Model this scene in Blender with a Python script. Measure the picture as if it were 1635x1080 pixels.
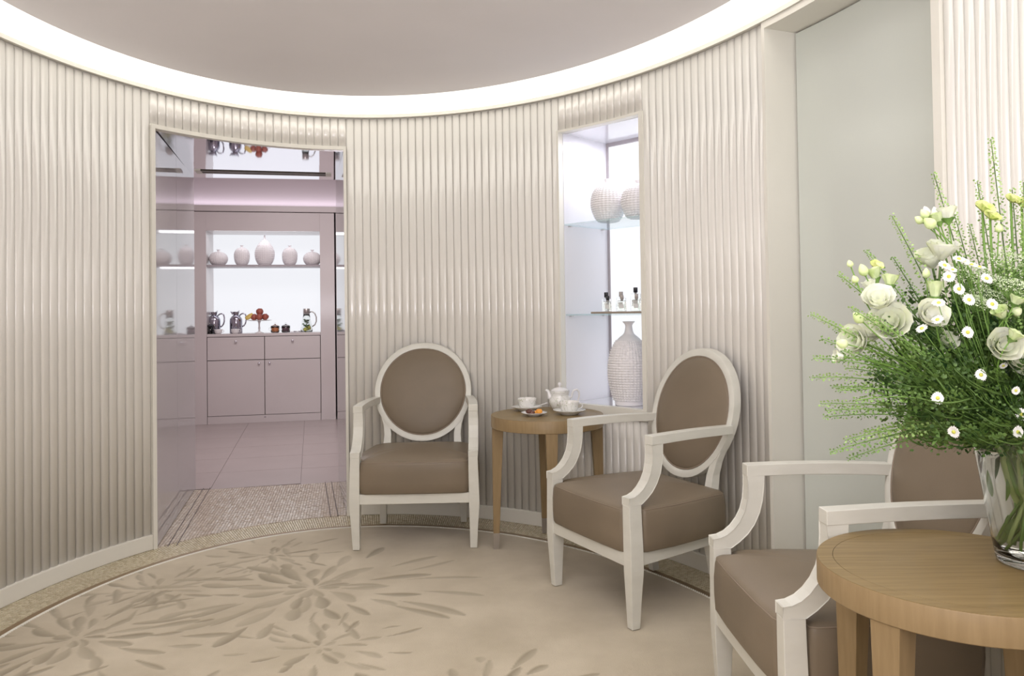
import bpy, bmesh, math, random
from math import sin, cos, pi, sqrt, atan2, radians as R
from mathutils import Vector, Matrix, noise

for o in list(bpy.data.objects):
    bpy.data.objects.remove(o)
SC = bpy.context.scene
COL = SC.collection
rnd = random.Random(7)

# ------------------------------------------------------------------ camera, world, light, exposure
EYE = 1.12
FPX, ROLL, PITCH, SHY = 1237.4243, 0.0138, 0.0185, -64.0879
cam_data = bpy.data.cameras.new('camera')
cam = bpy.data.objects.new('camera', cam_data)
COL.objects.link(cam)
cam_data.sensor_width = 36.0
cam_data.lens = FPX / 1635 * 36
cam_data.shift_y = SHY / 1635
cam_data.clip_start = 0.02
ct, st = cos(PITCH), sin(PITCH)
cR, sR = cos(ROLL), sin(ROLL)
right = Vector((cR, st * sR, -ct * sR))
up = Vector((sR, -st * cR, ct * cR))
fwd = Vector((0, ct, st))
M = Matrix.Identity(4)
for i in range(3):
    M[i][0], M[i][1], M[i][2] = right[i], up[i], -fwd[i]
M[2][3] = EYE
cam.matrix_world = M
SC.camera = cam

world = bpy.data.worlds.new('world')
SC.world = world
world.use_nodes = True
world.node_tree.nodes['Background'].inputs[0].default_value = (1.0, 0.97, 0.92, 1)
world.node_tree.nodes['Background'].inputs[1].default_value = 0.15

SC.view_settings.view_transform = 'Standard'
SC.view_settings.look = 'None'
SC.view_settings.gamma = 1
SC.view_settings.use_curve_mapping = False
SC.view_settings.exposure = -0.09
COVE_POWER = 1.75
PANTRY_GLOW = 0.92
NICHE_GLOW = 1.0


def area(name, loc, size, power, color, rot=(0, 0, 0), sy=None):
    l = bpy.data.lights.new(name, 'AREA')
    l.energy = power
    l.color = color
    l.size = size
    if sy:
        l.shape = 'RECTANGLE'
        l.size_y = sy
    o = bpy.data.objects.new(name, l)
    o.location = loc
    o.rotation_euler = rot
    COL.objects.link(o)
    return o


area('front_fill', (-0.1, -0.9, 2.0), 1.8, 10.5, (1.0, 0.97, 0.94), (R(55), 0, 0), sy=1.2)  # added fill behind the camera, brightens the lower walls
area('room_fill', (-0.25, 1.45, 2.285), 1.5, 17, (1.0, 0.97, 0.95), sy=1.6)  # added overhead fill out of view, evens out walls and rug
area('ceiling_fill', (-0.1, -0.7, 1.3), 1.6, 72, (0.95, 0.93, 1.0), (R(152), 0, 0), sy=1.0)  # added unseen upward fill that lifts the ceiling
area('pantry_fill', (-1.8, 6.3, 2.8), 1.4, 46, (1.0, 0.95, 0.94), (0, 0, 0.2057), sy=1.0)  # added unseen fill lighting the pantry from above

# ------------------------------------------------------------------ helpers
def ray(x, y):
    u = x - 817.5
    v = -(y - 540) + SHY
    u2 = cR * u + sR * v
    v2 = -sR * u + cR * v
    return Vector((u2, ct * FPX - st * v2, st * FPX + ct * v2))


def at_z(x, y, z):
    a = ray(x, y)
    return a * ((z - EYE) / a.z) + Vector((0, 0, EYE))


def at_y(x, y, Y):
    a = ray(x, y)
    return a * (Y / a.y) + Vector((0, 0, EYE))


class MB:
    def __init__(s):
        s.v, s.f, s.sm = [], [], []

    def add(s, vs, fs, smooth=False, M=None):
        b = len(s.v)
        if M is not None:
            vs = [M @ Vector(p) for p in vs]
        s.v += [tuple(p) for p in vs]
        s.f += [tuple(b + i for i in f) for f in fs]
        s.sm += [smooth] * len(fs)
        return s

    def box(s, lo, hi, M=None, bev=0.0):
        x0, y0, z0 = lo
        x1, y1, z1 = hi
        if not bev:
            vs = [(x0, y0, z0), (x1, y0, z0), (x1, y1, z0), (x0, y1, z0), (x0, y0, z1), (x1, y0, z1), (x1, y1, z1), (x0, y1, z1)]
            fs = [(3, 2, 1, 0), (4, 5, 6, 7), (0, 1, 5, 4), (1, 2, 6, 5), (2, 3, 7, 6), (3, 0, 4, 7)]
            return s.add(vs, fs, False, M)
        b = bev
        bm = bmesh.new()
        bmesh.ops.create_cube(bm, size=1)
        for v in bm.verts:
            v.co = Vector(((x0 + x1) / 2 + v.co.x * (x1 - x0), (y0 + y1) / 2 + v.co.y * (y1 - y0), (z0 + z1) / 2 + v.co.z * (z1 - z0)))
        bmesh.ops.bevel(bm, geom=bm.edges[:], offset=b, segments=2, profile=0.5, affect='EDGES')
        bm.verts.index_update()
        s.add([v.co.copy() for v in bm.verts], [[v.index for v in f.verts] for f in bm.faces], False, M)
        bm.free()
        return s

    def loft(s, rings, closed=True, cap=True, smooth=True, M=None):
        n = len(rings[0])
        vs = [p for r in rings for p in r]
        fs = []
        m = n if closed else n - 1
        for i in range(len(rings) - 1):
            for j in range(m):
                k = (j + 1) % n
                fs.append((i * n + j, i * n + k, (i + 1) * n + k, (i + 1) * n + j))
        s.add(vs, fs, smooth, M)
        if cap and closed:
            b = len(s.v) - len(vs)
            s.f.append(tuple(b + j for j in reversed(range(n))))
            s.f.append(tuple(b + (len(rings) - 1) * n + j for j in range(n)))
            s.sm += [False, False]
        return s

    def lathe(s, prof, seg=32, M=None, smooth=True):
        n = seg
        vs, fs = [], []
        idx = []
        for r, z in prof:
            if r < 1e-6:
                idx.append([len(vs)] * n)
                vs.append((0, 0, z))
            else:
                idx.append(list(range(len(vs), len(vs) + n)))
                vs += [(r * cos(2 * pi * j / n), r * sin(2 * pi * j / n), z) for j in range(n)]
        for a, b in zip(idx[:-1], idx[1:]):
            for j in range(n):
                k = (j + 1) % n
                q = []
                for w in (a[j], a[k], b[k], b[j]):
                    if w not in q:
                        q.append(w)
                if len(q) > 2:
                    fs.append(tuple(q))
        return s.add(vs, fs, smooth, M)

    def tube(s, pts, rad, seg=8, cap=True, M=None):
        pts = [Vector(p) for p in pts]
        n = len(pts)
        rads = rad if isinstance(rad, (list, tuple)) else [rad] * n
        t0 = (pts[1] - pts[0]).normalized()
        u = t0.orthogonal().normalized()
        rings = []
        for i, p in enumerate(pts):
            t = (pts[min(i + 1, n - 1)] - pts[max(i - 1, 0)]).normalized()
            u = (u - t * u.dot(t)).normalized()
            w = t.cross(u)
            rings.append([p + (u * cos(2 * pi * j / seg) + w * sin(2 * pi * j / seg)) * rads[i] for j in range(seg)])
        return s.loft(rings, True, cap, True, M)

    def build(s, name, m, parent=None, auto=None, **props):
        me = bpy.data.meshes.new(name)
        me.from_pydata(s.v, [], s.f)
        me.polygons.foreach_set('use_smooth', s.sm)
        me.materials.append(m)
        me.update()
        return link(name, me, parent, **props)


def link(name, me, parent=None, **props):
    o = bpy.data.objects.new(name, me)
    COL.objects.link(o)
    if parent is not None:
        o.parent = parent
    for k, v in props.items():
        o[k] = v
    return o


def empty(name, loc=(0, 0, 0), rz=0.0, label=None, cat=None, group=None, kind=None, scale=None):
    o = bpy.data.objects.new(name, None)
    COL.objects.link(o)
    o.location = loc
    o.rotation_euler = (0, 0, rz)
    if scale:
        o.scale = scale
    tag(o, label, cat, group, kind)
    return o


def tag(o, label=None, cat=None, group=None, kind=None):
    for k, v in (('label', label), ('category', cat), ('group', group), ('kind', kind)):
        if v:
            o[k] = v
    return o


def copy_tree(o, parent=None):
    c = o.copy()
    COL.objects.link(c)
    c.parent = parent
    for ch in list(o.children):
        copy_tree(ch, c)
    return c


def bevel_mod(o, w=0.002, seg=2):
    m = o.modifiers.new('bevel', 'BEVEL')
    m.width = w
    m.segments = seg
    m.limit_method = 'ANGLE'
    m.angle_limit = R(40)
    return o


# ------------------------------------------------------------------ materials
def mat(name, col, rough=0.5, metal=0.0, spec=0.5, coat=0.0, coat_r=0.1, ior=None, trans=0.0, emit=None, estr=0.0, sheen=0.0, sub=0.0):
    m = bpy.data.materials.new(name)
    m.use_nodes = True
    b = m.node_tree.nodes['Principled BSDF']
    b.inputs['Base Color'].default_value = (*col, 1)
    b.inputs['Roughness'].default_value = rough
    b.inputs['Metallic'].default_value = metal
    b.inputs['Specular IOR Level'].default_value = spec
    b.inputs['Coat Weight'].default_value = coat
    b.inputs['Coat Roughness'].default_value = coat_r
    if ior:
        b.inputs['IOR'].default_value = ior
    b.inputs['Transmission Weight'].default_value = trans
    b.inputs['Sheen Weight'].default_value = sheen
    if emit:
        b.inputs['Emission Color'].default_value = (*emit, 1)
        b.inputs['Emission Strength'].default_value = estr
    if sub:
        b.inputs['Subsurface Weight'].default_value = sub
        b.inputs['Subsurface Radius'].default_value = (0.012, 0.012, 0.008)
        b.inputs['Subsurface Scale'].default_value = 1.0
    return m


def N(m, t, **kw):
    n = m.node_tree.nodes.new(t)
    for k, v in kw.items():
        if k in n.inputs:
            n.inputs[k].default_value = v
        else:
            setattr(n, k, v)
    return n


def vary(m, c1, c2, scale=5.0, vec=(1, 1, 1), detail=3.0, lo=0.3, hi=0.7, bump=0.0, bscale=None, rough=None, rot=(0, 0, 0)):
    """object-space noise mixing two colours, with optional fine relief"""
    nt = m.node_tree
    b = nt.nodes['Principled BSDF']
    tc = N(m, 'ShaderNodeTexCoord')
    mp = N(m, 'ShaderNodeMapping')
    mp.inputs['Scale'].default_value = vec
    mp.inputs['Rotation'].default_value = rot
    nt.links.new(tc.outputs['Object'], mp.inputs[0])
    nz = N(m, 'ShaderNodeTexNoise', Scale=scale, Detail=detail)
    nt.links.new(mp.outputs[0], nz.inputs['Vector'])
    cr = N(m, 'ShaderNodeValToRGB')
    cr.color_ramp.elements[0].position = lo
    cr.color_ramp.elements[0].color = (*c1, 1)
    cr.color_ramp.elements[1].position = hi
    cr.color_ramp.elements[1].color = (*c2, 1)
    nt.links.new(nz.outputs['Fac'], cr.inputs[0])
    nt.links.new(cr.outputs[0], b.inputs['Base Color'])
    if bump:
        n2 = N(m, 'ShaderNodeTexNoise', Scale=bscale or scale * 4, Detail=4.0)
        nt.links.new(mp.outputs[0], n2.inputs['Vector'])
        bp = N(m, 'ShaderNodeBump', Strength=bump, Distance=0.002)
        nt.links.new(n2.outputs['Fac'], bp.inputs['Height'])
        nt.links.new(bp.outputs[0], b.inputs['Normal'])
    return m


WALL = vary(mat('cream_lacquer', (0.80, 0.77, 0.72), 0.30, coat=0.9, coat_r=0.12), (0.80, 0.77, 0.72), (0.825, 0.795, 0.745), 1.5)
TRIM = vary(mat('cream_trim', (0.82, 0.79, 0.72), 0.35), (0.80, 0.775, 0.70), (0.83, 0.805, 0.73), 2.0)
CEIL = vary(mat('ceiling_paint', (0.86, 0.83, 0.85), 0.8), (0.85, 0.82, 0.84), (0.87, 0.84, 0.86), 3.0)
COVEM = mat('cove_diffuser', (0.9, 0.9, 0.85), 0.6, emit=(1.0, 0.975, 0.91), estr=COVE_POWER)
DOORM = vary(mat('door_lacquer', (0.65, 0.68, 0.63), 0.3, coat=0.7, coat_r=0.2), (0.64, 0.67, 0.62), (0.66, 0.69, 0.64), 0.8)
DARK = mat('shadow_gap', (0.08, 0.065, 0.05), 0.6)  # near-black that paints shade into the door gap; slats and carcass share it
VEST = vary(mat('lobby_paint', (0.7, 0.67, 0.6), 0.6), (0.69, 0.66, 0.59), (0.72, 0.69, 0.62), 2.0)
WHITEWOOD = vary(mat('white_painted_wood', (0.68, 0.665, 0.60), 0.38, coat=0.15), (0.66, 0.645, 0.58), (0.71, 0.695, 0.63), 9, vec=(1, 1, 3), bump=0.05)
LEATHER = vary(mat('taupe_leather', (0.21, 0.165, 0.115), 0.42, spec=0.32), (0.195, 0.153, 0.107), (0.23, 0.18, 0.127), 4, bump=0.12, bscale=260)
PIPING = mat('taupe_piping', (0.27, 0.21, 0.155), 0.45)
OAK = vary(mat('oak', (0.235, 0.162, 0.07), 0.5, spec=0.22, coat=0.22, coat_r=0.12), (0.20, 0.138, 0.058), (0.285, 0.20, 0.09), 7, vec=(1, 14, 14), detail=5, lo=0.25, hi=0.75, rot=(0, 0, 0.35))
OAKV = vary(mat('oak_edge', (0.29, 0.20, 0.10), 0.45, spec=0.3, coat=0.1, coat_r=0.25), (0.255, 0.175, 0.086), (0.325, 0.228, 0.118), 9, vec=(9, 9, 1), detail=5, lo=0.25, hi=0.75)
STEEL = mat('brushed_steel', (0.55, 0.52, 0.5), 0.35, metal=1.0)
CHROME = mat('chrome', (0.75, 0.75, 0.8), 0.07, metal=1.0)
MIRROR = mat('mirror_ceiling', (0.90, 0.87, 0.93), 0.03, metal=1.0)
PGLASS = mat('white_back_painted_glass', (0.52, 0.49, 0.51), 0.04, ior=2.9, spec=0.9)
PANTRY = vary(mat('pantry_lacquer', (0.62, 0.565, 0.56), 0.28, coat=0.3), (0.61, 0.555, 0.55), (0.64, 0.585, 0.58), 1.5)
PANTRYW = mat('pantry_wall_paint', (0.68, 0.61, 0.64), 0.6)
GLOWP = mat('backlit_pantry_panel', (0.15, 0.15, 0.15), 0.5, emit=(0.93, 0.95, 1.0), estr=PANTRY_GLOW)
GLOWN = mat('backlit_niche_panel', (0.15, 0.15, 0.15), 0.5, emit=(0.95, 0.96, 1.0), estr=NICHE_GLOW)
NICHEW = mat('niche_white_glass', (0.80, 0.79, 0.84), 0.10, coat=0.5, coat_r=0.05)
GREYMET = mat('grey_profile', (0.42, 0.38, 0.40), 0.4)
SHELFG = mat('shelf_glass', (0.55, 0.80, 0.84), 0.03, ior=1.5)
SHELFG.node_tree.nodes['Principled BSDF'].inputs['Alpha'].default_value = 0.3
SHEETM = mat('back_painted_sheet', (0.80, 0.80, 0.84), 0.06, coat=0.6, coat_r=0.03)
SHEETE = mat('green_glass_edge', (0.22, 0.38, 0.37), 0.1)
DCHROME = mat('dark_chrome', (0.42, 0.41, 0.47), 0.08, metal=1.0)
GLASS = mat('clear_glass', (0.97, 0.99, 0.98), 0.0, ior=1.46, trans=1.0)
WATER = mat('water', (0.97, 0.99, 0.96), 0.0, ior=1.33, trans=1.0)
PORC = mat('white_porcelain', (0.86, 0.84, 0.84), 0.18, coat=0.5)
BISQUE = mat('matt_bisque', (0.88, 0.85, 0.86), 0.5)
TILE = vary(mat('taupe_floor_tile', (0.40, 0.34, 0.33), 0.28), (0.385, 0.325, 0.315), (0.42, 0.355, 0.345), 3)
GROUT = mat('tile_grout', (0.17, 0.14, 0.13), 0.8)
MOSGROUT = mat('mosaic_grout', (0.27, 0.21, 0.12), 0.8)
BRONZE = mat('bronze_strip', (0.26, 0.18, 0.10), 0.45)
ROPE = mat('rug_edge_cord', (0.80, 0.77, 0.69), 0.7)
TRAYM = mat('taupe_tray', (0.33, 0.27, 0.22), 0.4)
BLACK = mat('black_cap', (0.02, 0.02, 0.025), 0.3)
TAUPECAP = mat('pale_grey_cap', (0.50, 0.45, 0.43), 0.35)
LABELM = mat('bottle_label', (0.70, 0.70, 0.69), 0.6)

def mosaic_material():
    m = mat('cream_mosaic', (0.66, 0.57, 0.40), 0.22)
    nt = m.node_tree
    b = nt.nodes['Principled BSDF']
    a = N(m, 'ShaderNodeAttribute', attribute_name='tone')
    cr = N(m, 'ShaderNodeValToRGB')
    cr.color_ramp.elements[0].color = (0.57, 0.49, 0.335, 1)
    cr.color_ramp.elements[1].color = (0.74, 0.66, 0.49, 1)
    nt.links.new(a.outputs['Fac'], cr.inputs[0])
    nt.links.new(cr.outputs[0], b.inputs['Base Color'])
    return m


MOSAIC = mosaic_material()
PMOSAIC = MOSAIC.copy()
PMOSAIC.node_tree.nodes['Principled BSDF'].inputs['Roughness'].default_value = 0.12
PMOSAIC.node_tree.nodes['Principled BSDF'].inputs['IOR'].default_value = 1.8
for _n in PMOSAIC.node_tree.nodes:
    if _n.type == 'VALTORGB':
        _n.color_ramp.elements[0].color = (0.52, 0.44, 0.36, 1)
        _n.color_ramp.elements[1].color = (0.66, 0.57, 0.47, 1)

# ------------------------------------------------------------------ the oval room
CX, CY, AX, ER, TH = -0.4109, 2.3363, 2.0875, 0.74, -1.2181
cT, sT = cos(TH), sin(TH)


def ell(t, k=1.0, off=0.0, z=0.0):
    a, b = AX * k, AX * ER * k
    x, y = a * cos(t), b * sin(t)
    nx, ny = cos(t) / a, sin(t) / b
    l = sqrt(nx * nx + ny * ny)
    x += nx / l * off
    y += ny / l * off
    return Vector((CX + x * cT - y * sT, CY + x * sT + y * cT, z))


def enorm(t):
    nx, ny = cos(t) / AX, sin(t) / (AX * ER)
    l = sqrt(nx * nx + ny * ny)
    nx, ny = nx / l, ny / l
    return Vector((nx * cT - ny * sT, nx * sT + ny * cT, 0))


def trange(t0, t1, step=0.02):
    n = max(1, int(math.ceil(abs(t1 - t0) / step)))
    return [t0 + (t1 - t0) * i / n for i in range(n + 1)]


def arc_block(mb, t0, t1, o0, o1, z0, z1, step=0.02, k=1.0, smooth=False):
    """solid bar following the oval wall between offsets o0..o1 (positive = outwards)"""
    rings = [[ell(t, k, o0, z0), ell(t, k, o1, z0), ell(t, k, o1, z1), ell(t, k, o0, z1)] for t in trange(t0, t1, step)]
    return mb.loft(rings, True, True, smooth)


WALL_H = 2.222
LIP = 2.245
T_END0, T_END1 = 0.75, 5.25
D0, D1 = 3.0115, 3.6535          # doorway (clear opening)
N0, N1 = 1.992, 2.2525           # display niche opening
R0, R1 = 1.215, 1.622            # right door opening
DZ, NZ0, NZ1, RZ = 2.047, 0.655, 2.040, 2.2

wall = MB()
G_ = 0.005
for a, b, z0, z1 in ((R1 + G_, N0 - G_, 0, LIP), (N0 - G_, N1 + 0.003, 0, NZ0 - 0.01), (N0 - G_, N1 + 0.003, NZ1 + 0.008, LIP), (N1 + 0.003, D0 - G_, 0, LIP),
                     (D0 - G_, D1 + G_, DZ + 0.01, LIP), (D1 + G_, T_END1, 0, LIP), (T_END0, R0 - G_, 0, LIP)):
    arc_block(wall, a, b, 0.0, 0.05, z0, z1)
arc_block(wall, R0, R1, 0.0, 0.14, RZ + 0.012, LIP)
wall_o = wall.build('wall_back', WALL, kind='structure')

# fluting: one reed = one part, sharing meshes by height
PITCH_R = 0.0437


def reed_mesh(z0, z1):
    me = bpy.data.meshes.new('flute')
    n = 12
    vs, fs = [], []
    w = PITCH_R * 0.5 * 0.975
    for z in (z0, z1):
        for i in range(n + 1):
            a = pi * i / n
            c = cos(a)
            x = w * math.copysign(abs(c) ** 0.8, c)
            y = -0.0115 * abs(sin(a)) ** 0.8
            vs.append((x, y, z))
    for i in range(n):
        fs.append((i, i + 1, n + 2 + i, n + 1 + i))
    fs.append(tuple(range(n + 1, 2 * n + 2)))
    fs.append(tuple(reversed(range(0, n + 1))))
    me.from_pydata(vs, [], fs)
    me.polygons.foreach_set('use_smooth', [True] * n + [False, False])
    me.materials.append(WALL)
    me.update()
    return me


RM = {}


def reed(t, z0, z1):
    k = (round(z0, 3), round(z1, 3))
    if k not in RM:
        RM[k] = reed_mesh(z0, z1)
    p = ell(t)
    nn = enorm(t)
    o = link('flute', RM[k], wall_o)
    o.location = p
    o.rotation_euler = (0, 0, atan2(-nn.x, nn.y))
    return o


def arc_positions(t0, t1):
    n = 2000
    ts = [t0 + (t1 - t0) * i / n for i in range(n + 1)]
    acc = [0.0]
    for a, b in zip(ts[:-1], ts[1:]):
        acc.append(acc[-1] + (ell(b) - ell(a)).length)
    cnt = max(1, round(acc[-1] / PITCH_R))
    out, j = [], 0
    for i in range(cnt):
        s = (i + 0.5) * acc[-1] / cnt
        while acc[j + 1] < s:
            j += 1
        out.append(ts[j] + (ts[j + 1] - ts[j]) * (s - acc[j]) / (acc[j + 1] - acc[j]))
    return out


BB = 0.072
nfr = 0.011
for t in arc_positions(R1 + 0.006, N0 - 0.006):
    reed(t, BB, WALL_H)
for t in arc_positions(N0 - 0.006, N1 + 0.004):
    reed(t, BB, NZ0 - 0.052)
    reed(t, NZ1 + 0.014, WALL_H)
for t in arc_positions(N1 + 0.004, D0 - 0.010):
    reed(t, BB, WALL_H)
for t in arc_positions(D0 - 0.010, D1 + 0.012):
    reed(t, DZ + 0.016, WALL_H)
for t in arc_positions(D1 + 0.012, 4.75):
    reed(t, BB, WALL_H)
for t in arc_positions(0.86, R0 - 0.018):
    reed(t, BB, WALL_H)

bb = MB()
for a, b in ((R1 + 0.006, D0 - 0.010), (D1 + 0.012, T_END1), (T_END0, R0 - 0.018)):
    arc_block(bb, a, b, -0.020, 0.0, 0.0, BB)
bevel_mod(bb.build('baseboard_back', TRIM, kind='structure'), 0.004)

# trims
tm = MB()
arc_block(tm, D0 - 0.010, D1 + 0.012, -0.022, 0.03, DZ - 0.004, DZ + 0.016)
arc_block(tm, D0 - 0.010, D0, -0.022, 0.03, 0.0, DZ)
arc_block(tm, D1, D1 + 0.012, -0.022, 0.03, 0.0, DZ)
tm.build('trim_1', TRIM, kind='structure')
tm = MB()
arc_block(tm, N0 - 0.012, N1 + 0.006, -0.020, 0.02, NZ1, NZ1 + 0.012)
arc_block(tm, N0 - 0.012, N1 + 0.006, -0.022, 0.02, NZ0 - 0.05, NZ0)
arc_block(tm, N0 - 0.012, N0, -0.020, 0.02, NZ0, NZ1)
arc_block(tm, N1, N1 + 0.006, -0.020, 0.02, NZ0, NZ1)
tm.build('trim_2', TRIM, kind='structure')
tm = MB()
arc_block(tm, R0 - 0.018, R1 + 0.008, -0.018, 0.14, RZ, RZ + 0.025)
arc_block(tm, R1, R1 + 0.008, -0.018, 0.14, 0.0, RZ)
arc_block(tm, R0 - 0.018, R0, -0.018, 0.14, 0.0, RZ)
tm.build('trim_3', TRIM, kind='structure')
# the wide flush door in the right recess, and a dark backing that paints in the gap's shade
dr = MB()
arc_block(dr, R0 + 0.002, R1 - 0.0035, 0.130, 0.16, 0.012, RZ - 0.006)
dr_o = dr.build('door_1', DOORM, kind='structure')
g = MB()
arc_block(g, R0 - 0.01, R1 + 0.01, 0.162, 0.175, 0.0, RZ + 0.02)
g.build('dark_backing', DARK, kind='structure')

# ceiling disc, cove
K_C = 0.905
cz = 2.30
ring = [ell(2 * pi * i / 128, K_C, 0, 0) for i in range(128)]
cm = MB()
cm.loft([[Vector((p.x, p.y, cz)) for p in ring], [Vector((p.x, p.y, cz + 0.02)) for p in ring]], True, True, False)
cm.build('ceiling', CEIL, kind='structure')
# lip above the fluting
lp = MB()
arc_block(lp, 0.0, 2 * pi, -0.026, 0.06, WALL_H + 0.004, LIP, 0.04)
lp.build('trim_5', TRIM, kind='structure')
cv = MB()
rings = []
for t in trange(0, 2 * pi, 0.05):
    rings.append([ell(t, 1, -0.020, LIP + 0.001), ell(t, 1, -0.018, LIP + 0.03), ell(t, 1, -0.04, LIP + 0.07), ell(t, 1, -0.09, LIP + 0.10),
                  ell(t, 1, -0.24, LIP + 0.11)])
cv.loft(rings, False, False, True)
cove_o = cv.build('cove_light', COVEM)
tag(cove_o, 'glowing cream cove of light curving between the fluted wall and the ceiling', 'light')

# flat slab above everything and the lobby the camera stands in
sl = MB()
sl.box((-3.2, -2.4, 2.42), (2.2, 5.0, 2.47))
sl.build('ceiling_slab', CEIL, kind='structure')
e0 = ell(T_END0, 1, 0.02)
e1 = ell(T_END1, 1, 0.02)
lw = MB()
lw.box((e1.x - 0.06, -2.1, 0), (e1.x, e1.y + 0.03, 2.42))
lw.build('wall_left', VEST, kind='structure')
lw = MB()
lw.box((e0.x, -2.1, 0), (e0.x + 0.06, e0.y + 0.03, 2.42))
lw.build('wall_right', VEST, kind='structure')
lw = MB()
lw.box((e1.x - 0.06, -2.16, 0), (e0.x + 0.06, -2.1, 2.42))
lw.build('wall_front', VEST, kind='structure')

# ------------------------------------------------------------------ floors
fl = MB()
fl.box((-3.2, -2.4, -0.06), (2.2, 4.6, -0.006))
fl.build('floor', MOSGROUT, kind='structure')
KR = 0.8627


def tiles(name, cells, m, parent, tilt, thick=0.004, seed=3):
    """many small mosaic tiles joined in one mesh: cells = list of 4 corner points"""
    r = random.Random(seed)
    vs, fs, tone = [], [], []
    for c in cells:
        cen = (c[0] + c[1] + c[2] + c[3]) / 4
        ex, ey = (c[1] - c[0]).normalized(), (c[3] - c[0]).normalized()
        a, b_ = r.gauss(0, tilt), r.gauss(0, tilt)
        base = len(vs)
        top = []
        for p in c:
            d = p - cen
            top.append(Vector((p.x - d.x * 0.06, p.y - d.y * 0.06, p.z + thick + a * d.dot(ex) + b_ * d.dot(ey))))
        vs += [tuple(q) for q in top] + [(p.x, p.y, p.z - 0.002) for p in c]
        fs.append((base, base + 1, base + 2, base + 3))
        for i in range(4):
            k = (i + 1) % 4
            fs.append((base + i, base + 4 + i, base + 4 + k, base + k))
        tone += [r.random()] * 8
    me = bpy.data.meshes.new(name)
    me.from_pydata(vs, [], fs)
    at = me.attributes.new('tone', 'FLOAT', 'POINT')
    at.data.foreach_set('value', tone)
    me.materials.append(m)
    me.update()
    return link(name, me, parent, kind='stuff')


floor_o = bpy.data.objects['floor']
cells = []
t = 0.9
ROWS = 11
while t < 4.55:
    p = ell(t)
    q = ell(t + 0.001)
    dt = 0.0125 / ((q - p).length * 1000)
    rows = ROWS
    for i in range(rows):
        k0 = KR + 0.026 + (1 - KR - 0.026 - 0.008) * (i + 0.03) / rows
        k1 = KR + 0.026 + (1 - KR - 0.026 - 0.008) * (i + 0.95) / rows
        sh = (rnd.random() - 0.5) * dt * 0.06
        a, b = t + sh, t + dt * 0.80 + sh
        if t > D1 + 0.02 or t < D0 - 0.02 or k1 < 2:
            cells.append([ell(a, k0, 0, -0.004), ell(b, k0, 0, -0.004), ell(b, k1, 0, -0.004), ell(a, k1, 0, -0.004)])
    t += dt
cells = [c if (c[1] - c[0]).cross(c[3] - c[0]).z > 0 else [c[0], c[3], c[2], c[1]] for c in cells]
tiles('mosaic_border', cells, MOSAIC, floor_o, 0.025)
br = MB()
rings = []
for t in trange(0, 2 * pi, 0.04):
    rings.append([ell(t, KR + 0.003, 0, 0.003), ell(t, KR + 0.025, 0, 0.003)])
br.loft(rings, False, False, False)
br.build('bronze_strip', BRONZE, floor_o)

# rug: plush oval with carved chrysanthemums (a colour/pile map computed per vertex)
FLOWERS = [(-0.83, 3.19, 0.56, 0.3, 30), (-1.53, 2.72, 0.46, 1.1, 26), (-1.47, 3.18, 0.34, 0.7, 22), (-1.13, 3.62, 0.30, 0.2, 18),
           (-0.66, 2.62, 0.30, 2.2, 16), (-1.75, 2.2, 0.45, 0.4, 24), (-0.15, 2.2, 0.4, 1.4, 22), (-1.0, 2.0, 0.45, 0.5, 26)]


def rug_petals():
    pet = []
    r = random.Random(11)
    for fx, fy, fr, ph, n in FLOWERS:
        for ringi, (r0, r1, cnt, wd) in enumerate(((0.03, 0.20, 0.3, 0.045), (0.15, 0.46, 0.5, 0.055), (0.38, 0.72, 0.65, 0.05), (0.62, 0.98, 0.8, 0.04))):
            c = max(5, int(n * cnt))
            for i in range(c):
                a = ph + 2 * pi * (i + r.uniform(-0.3, 0.3)) / c + ringi * 0.4
                if ringi > 1 and r.random() < 0.2:
                    continue
                # flowers stretch sideways a little
                s = 1.0 + 0.22 * abs(cos(a))
                pet.append((fx, fy, a, fr * r0 * s * r.uniform(0.85, 1.15), fr * r1 * s * r.uniform(0.8, 1.1), fr * wd * r.uniform(0.7, 1.35), r.uniform(-0.6, 0.6), r.uniform(0.5, 1.0)))
    return pet


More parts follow.
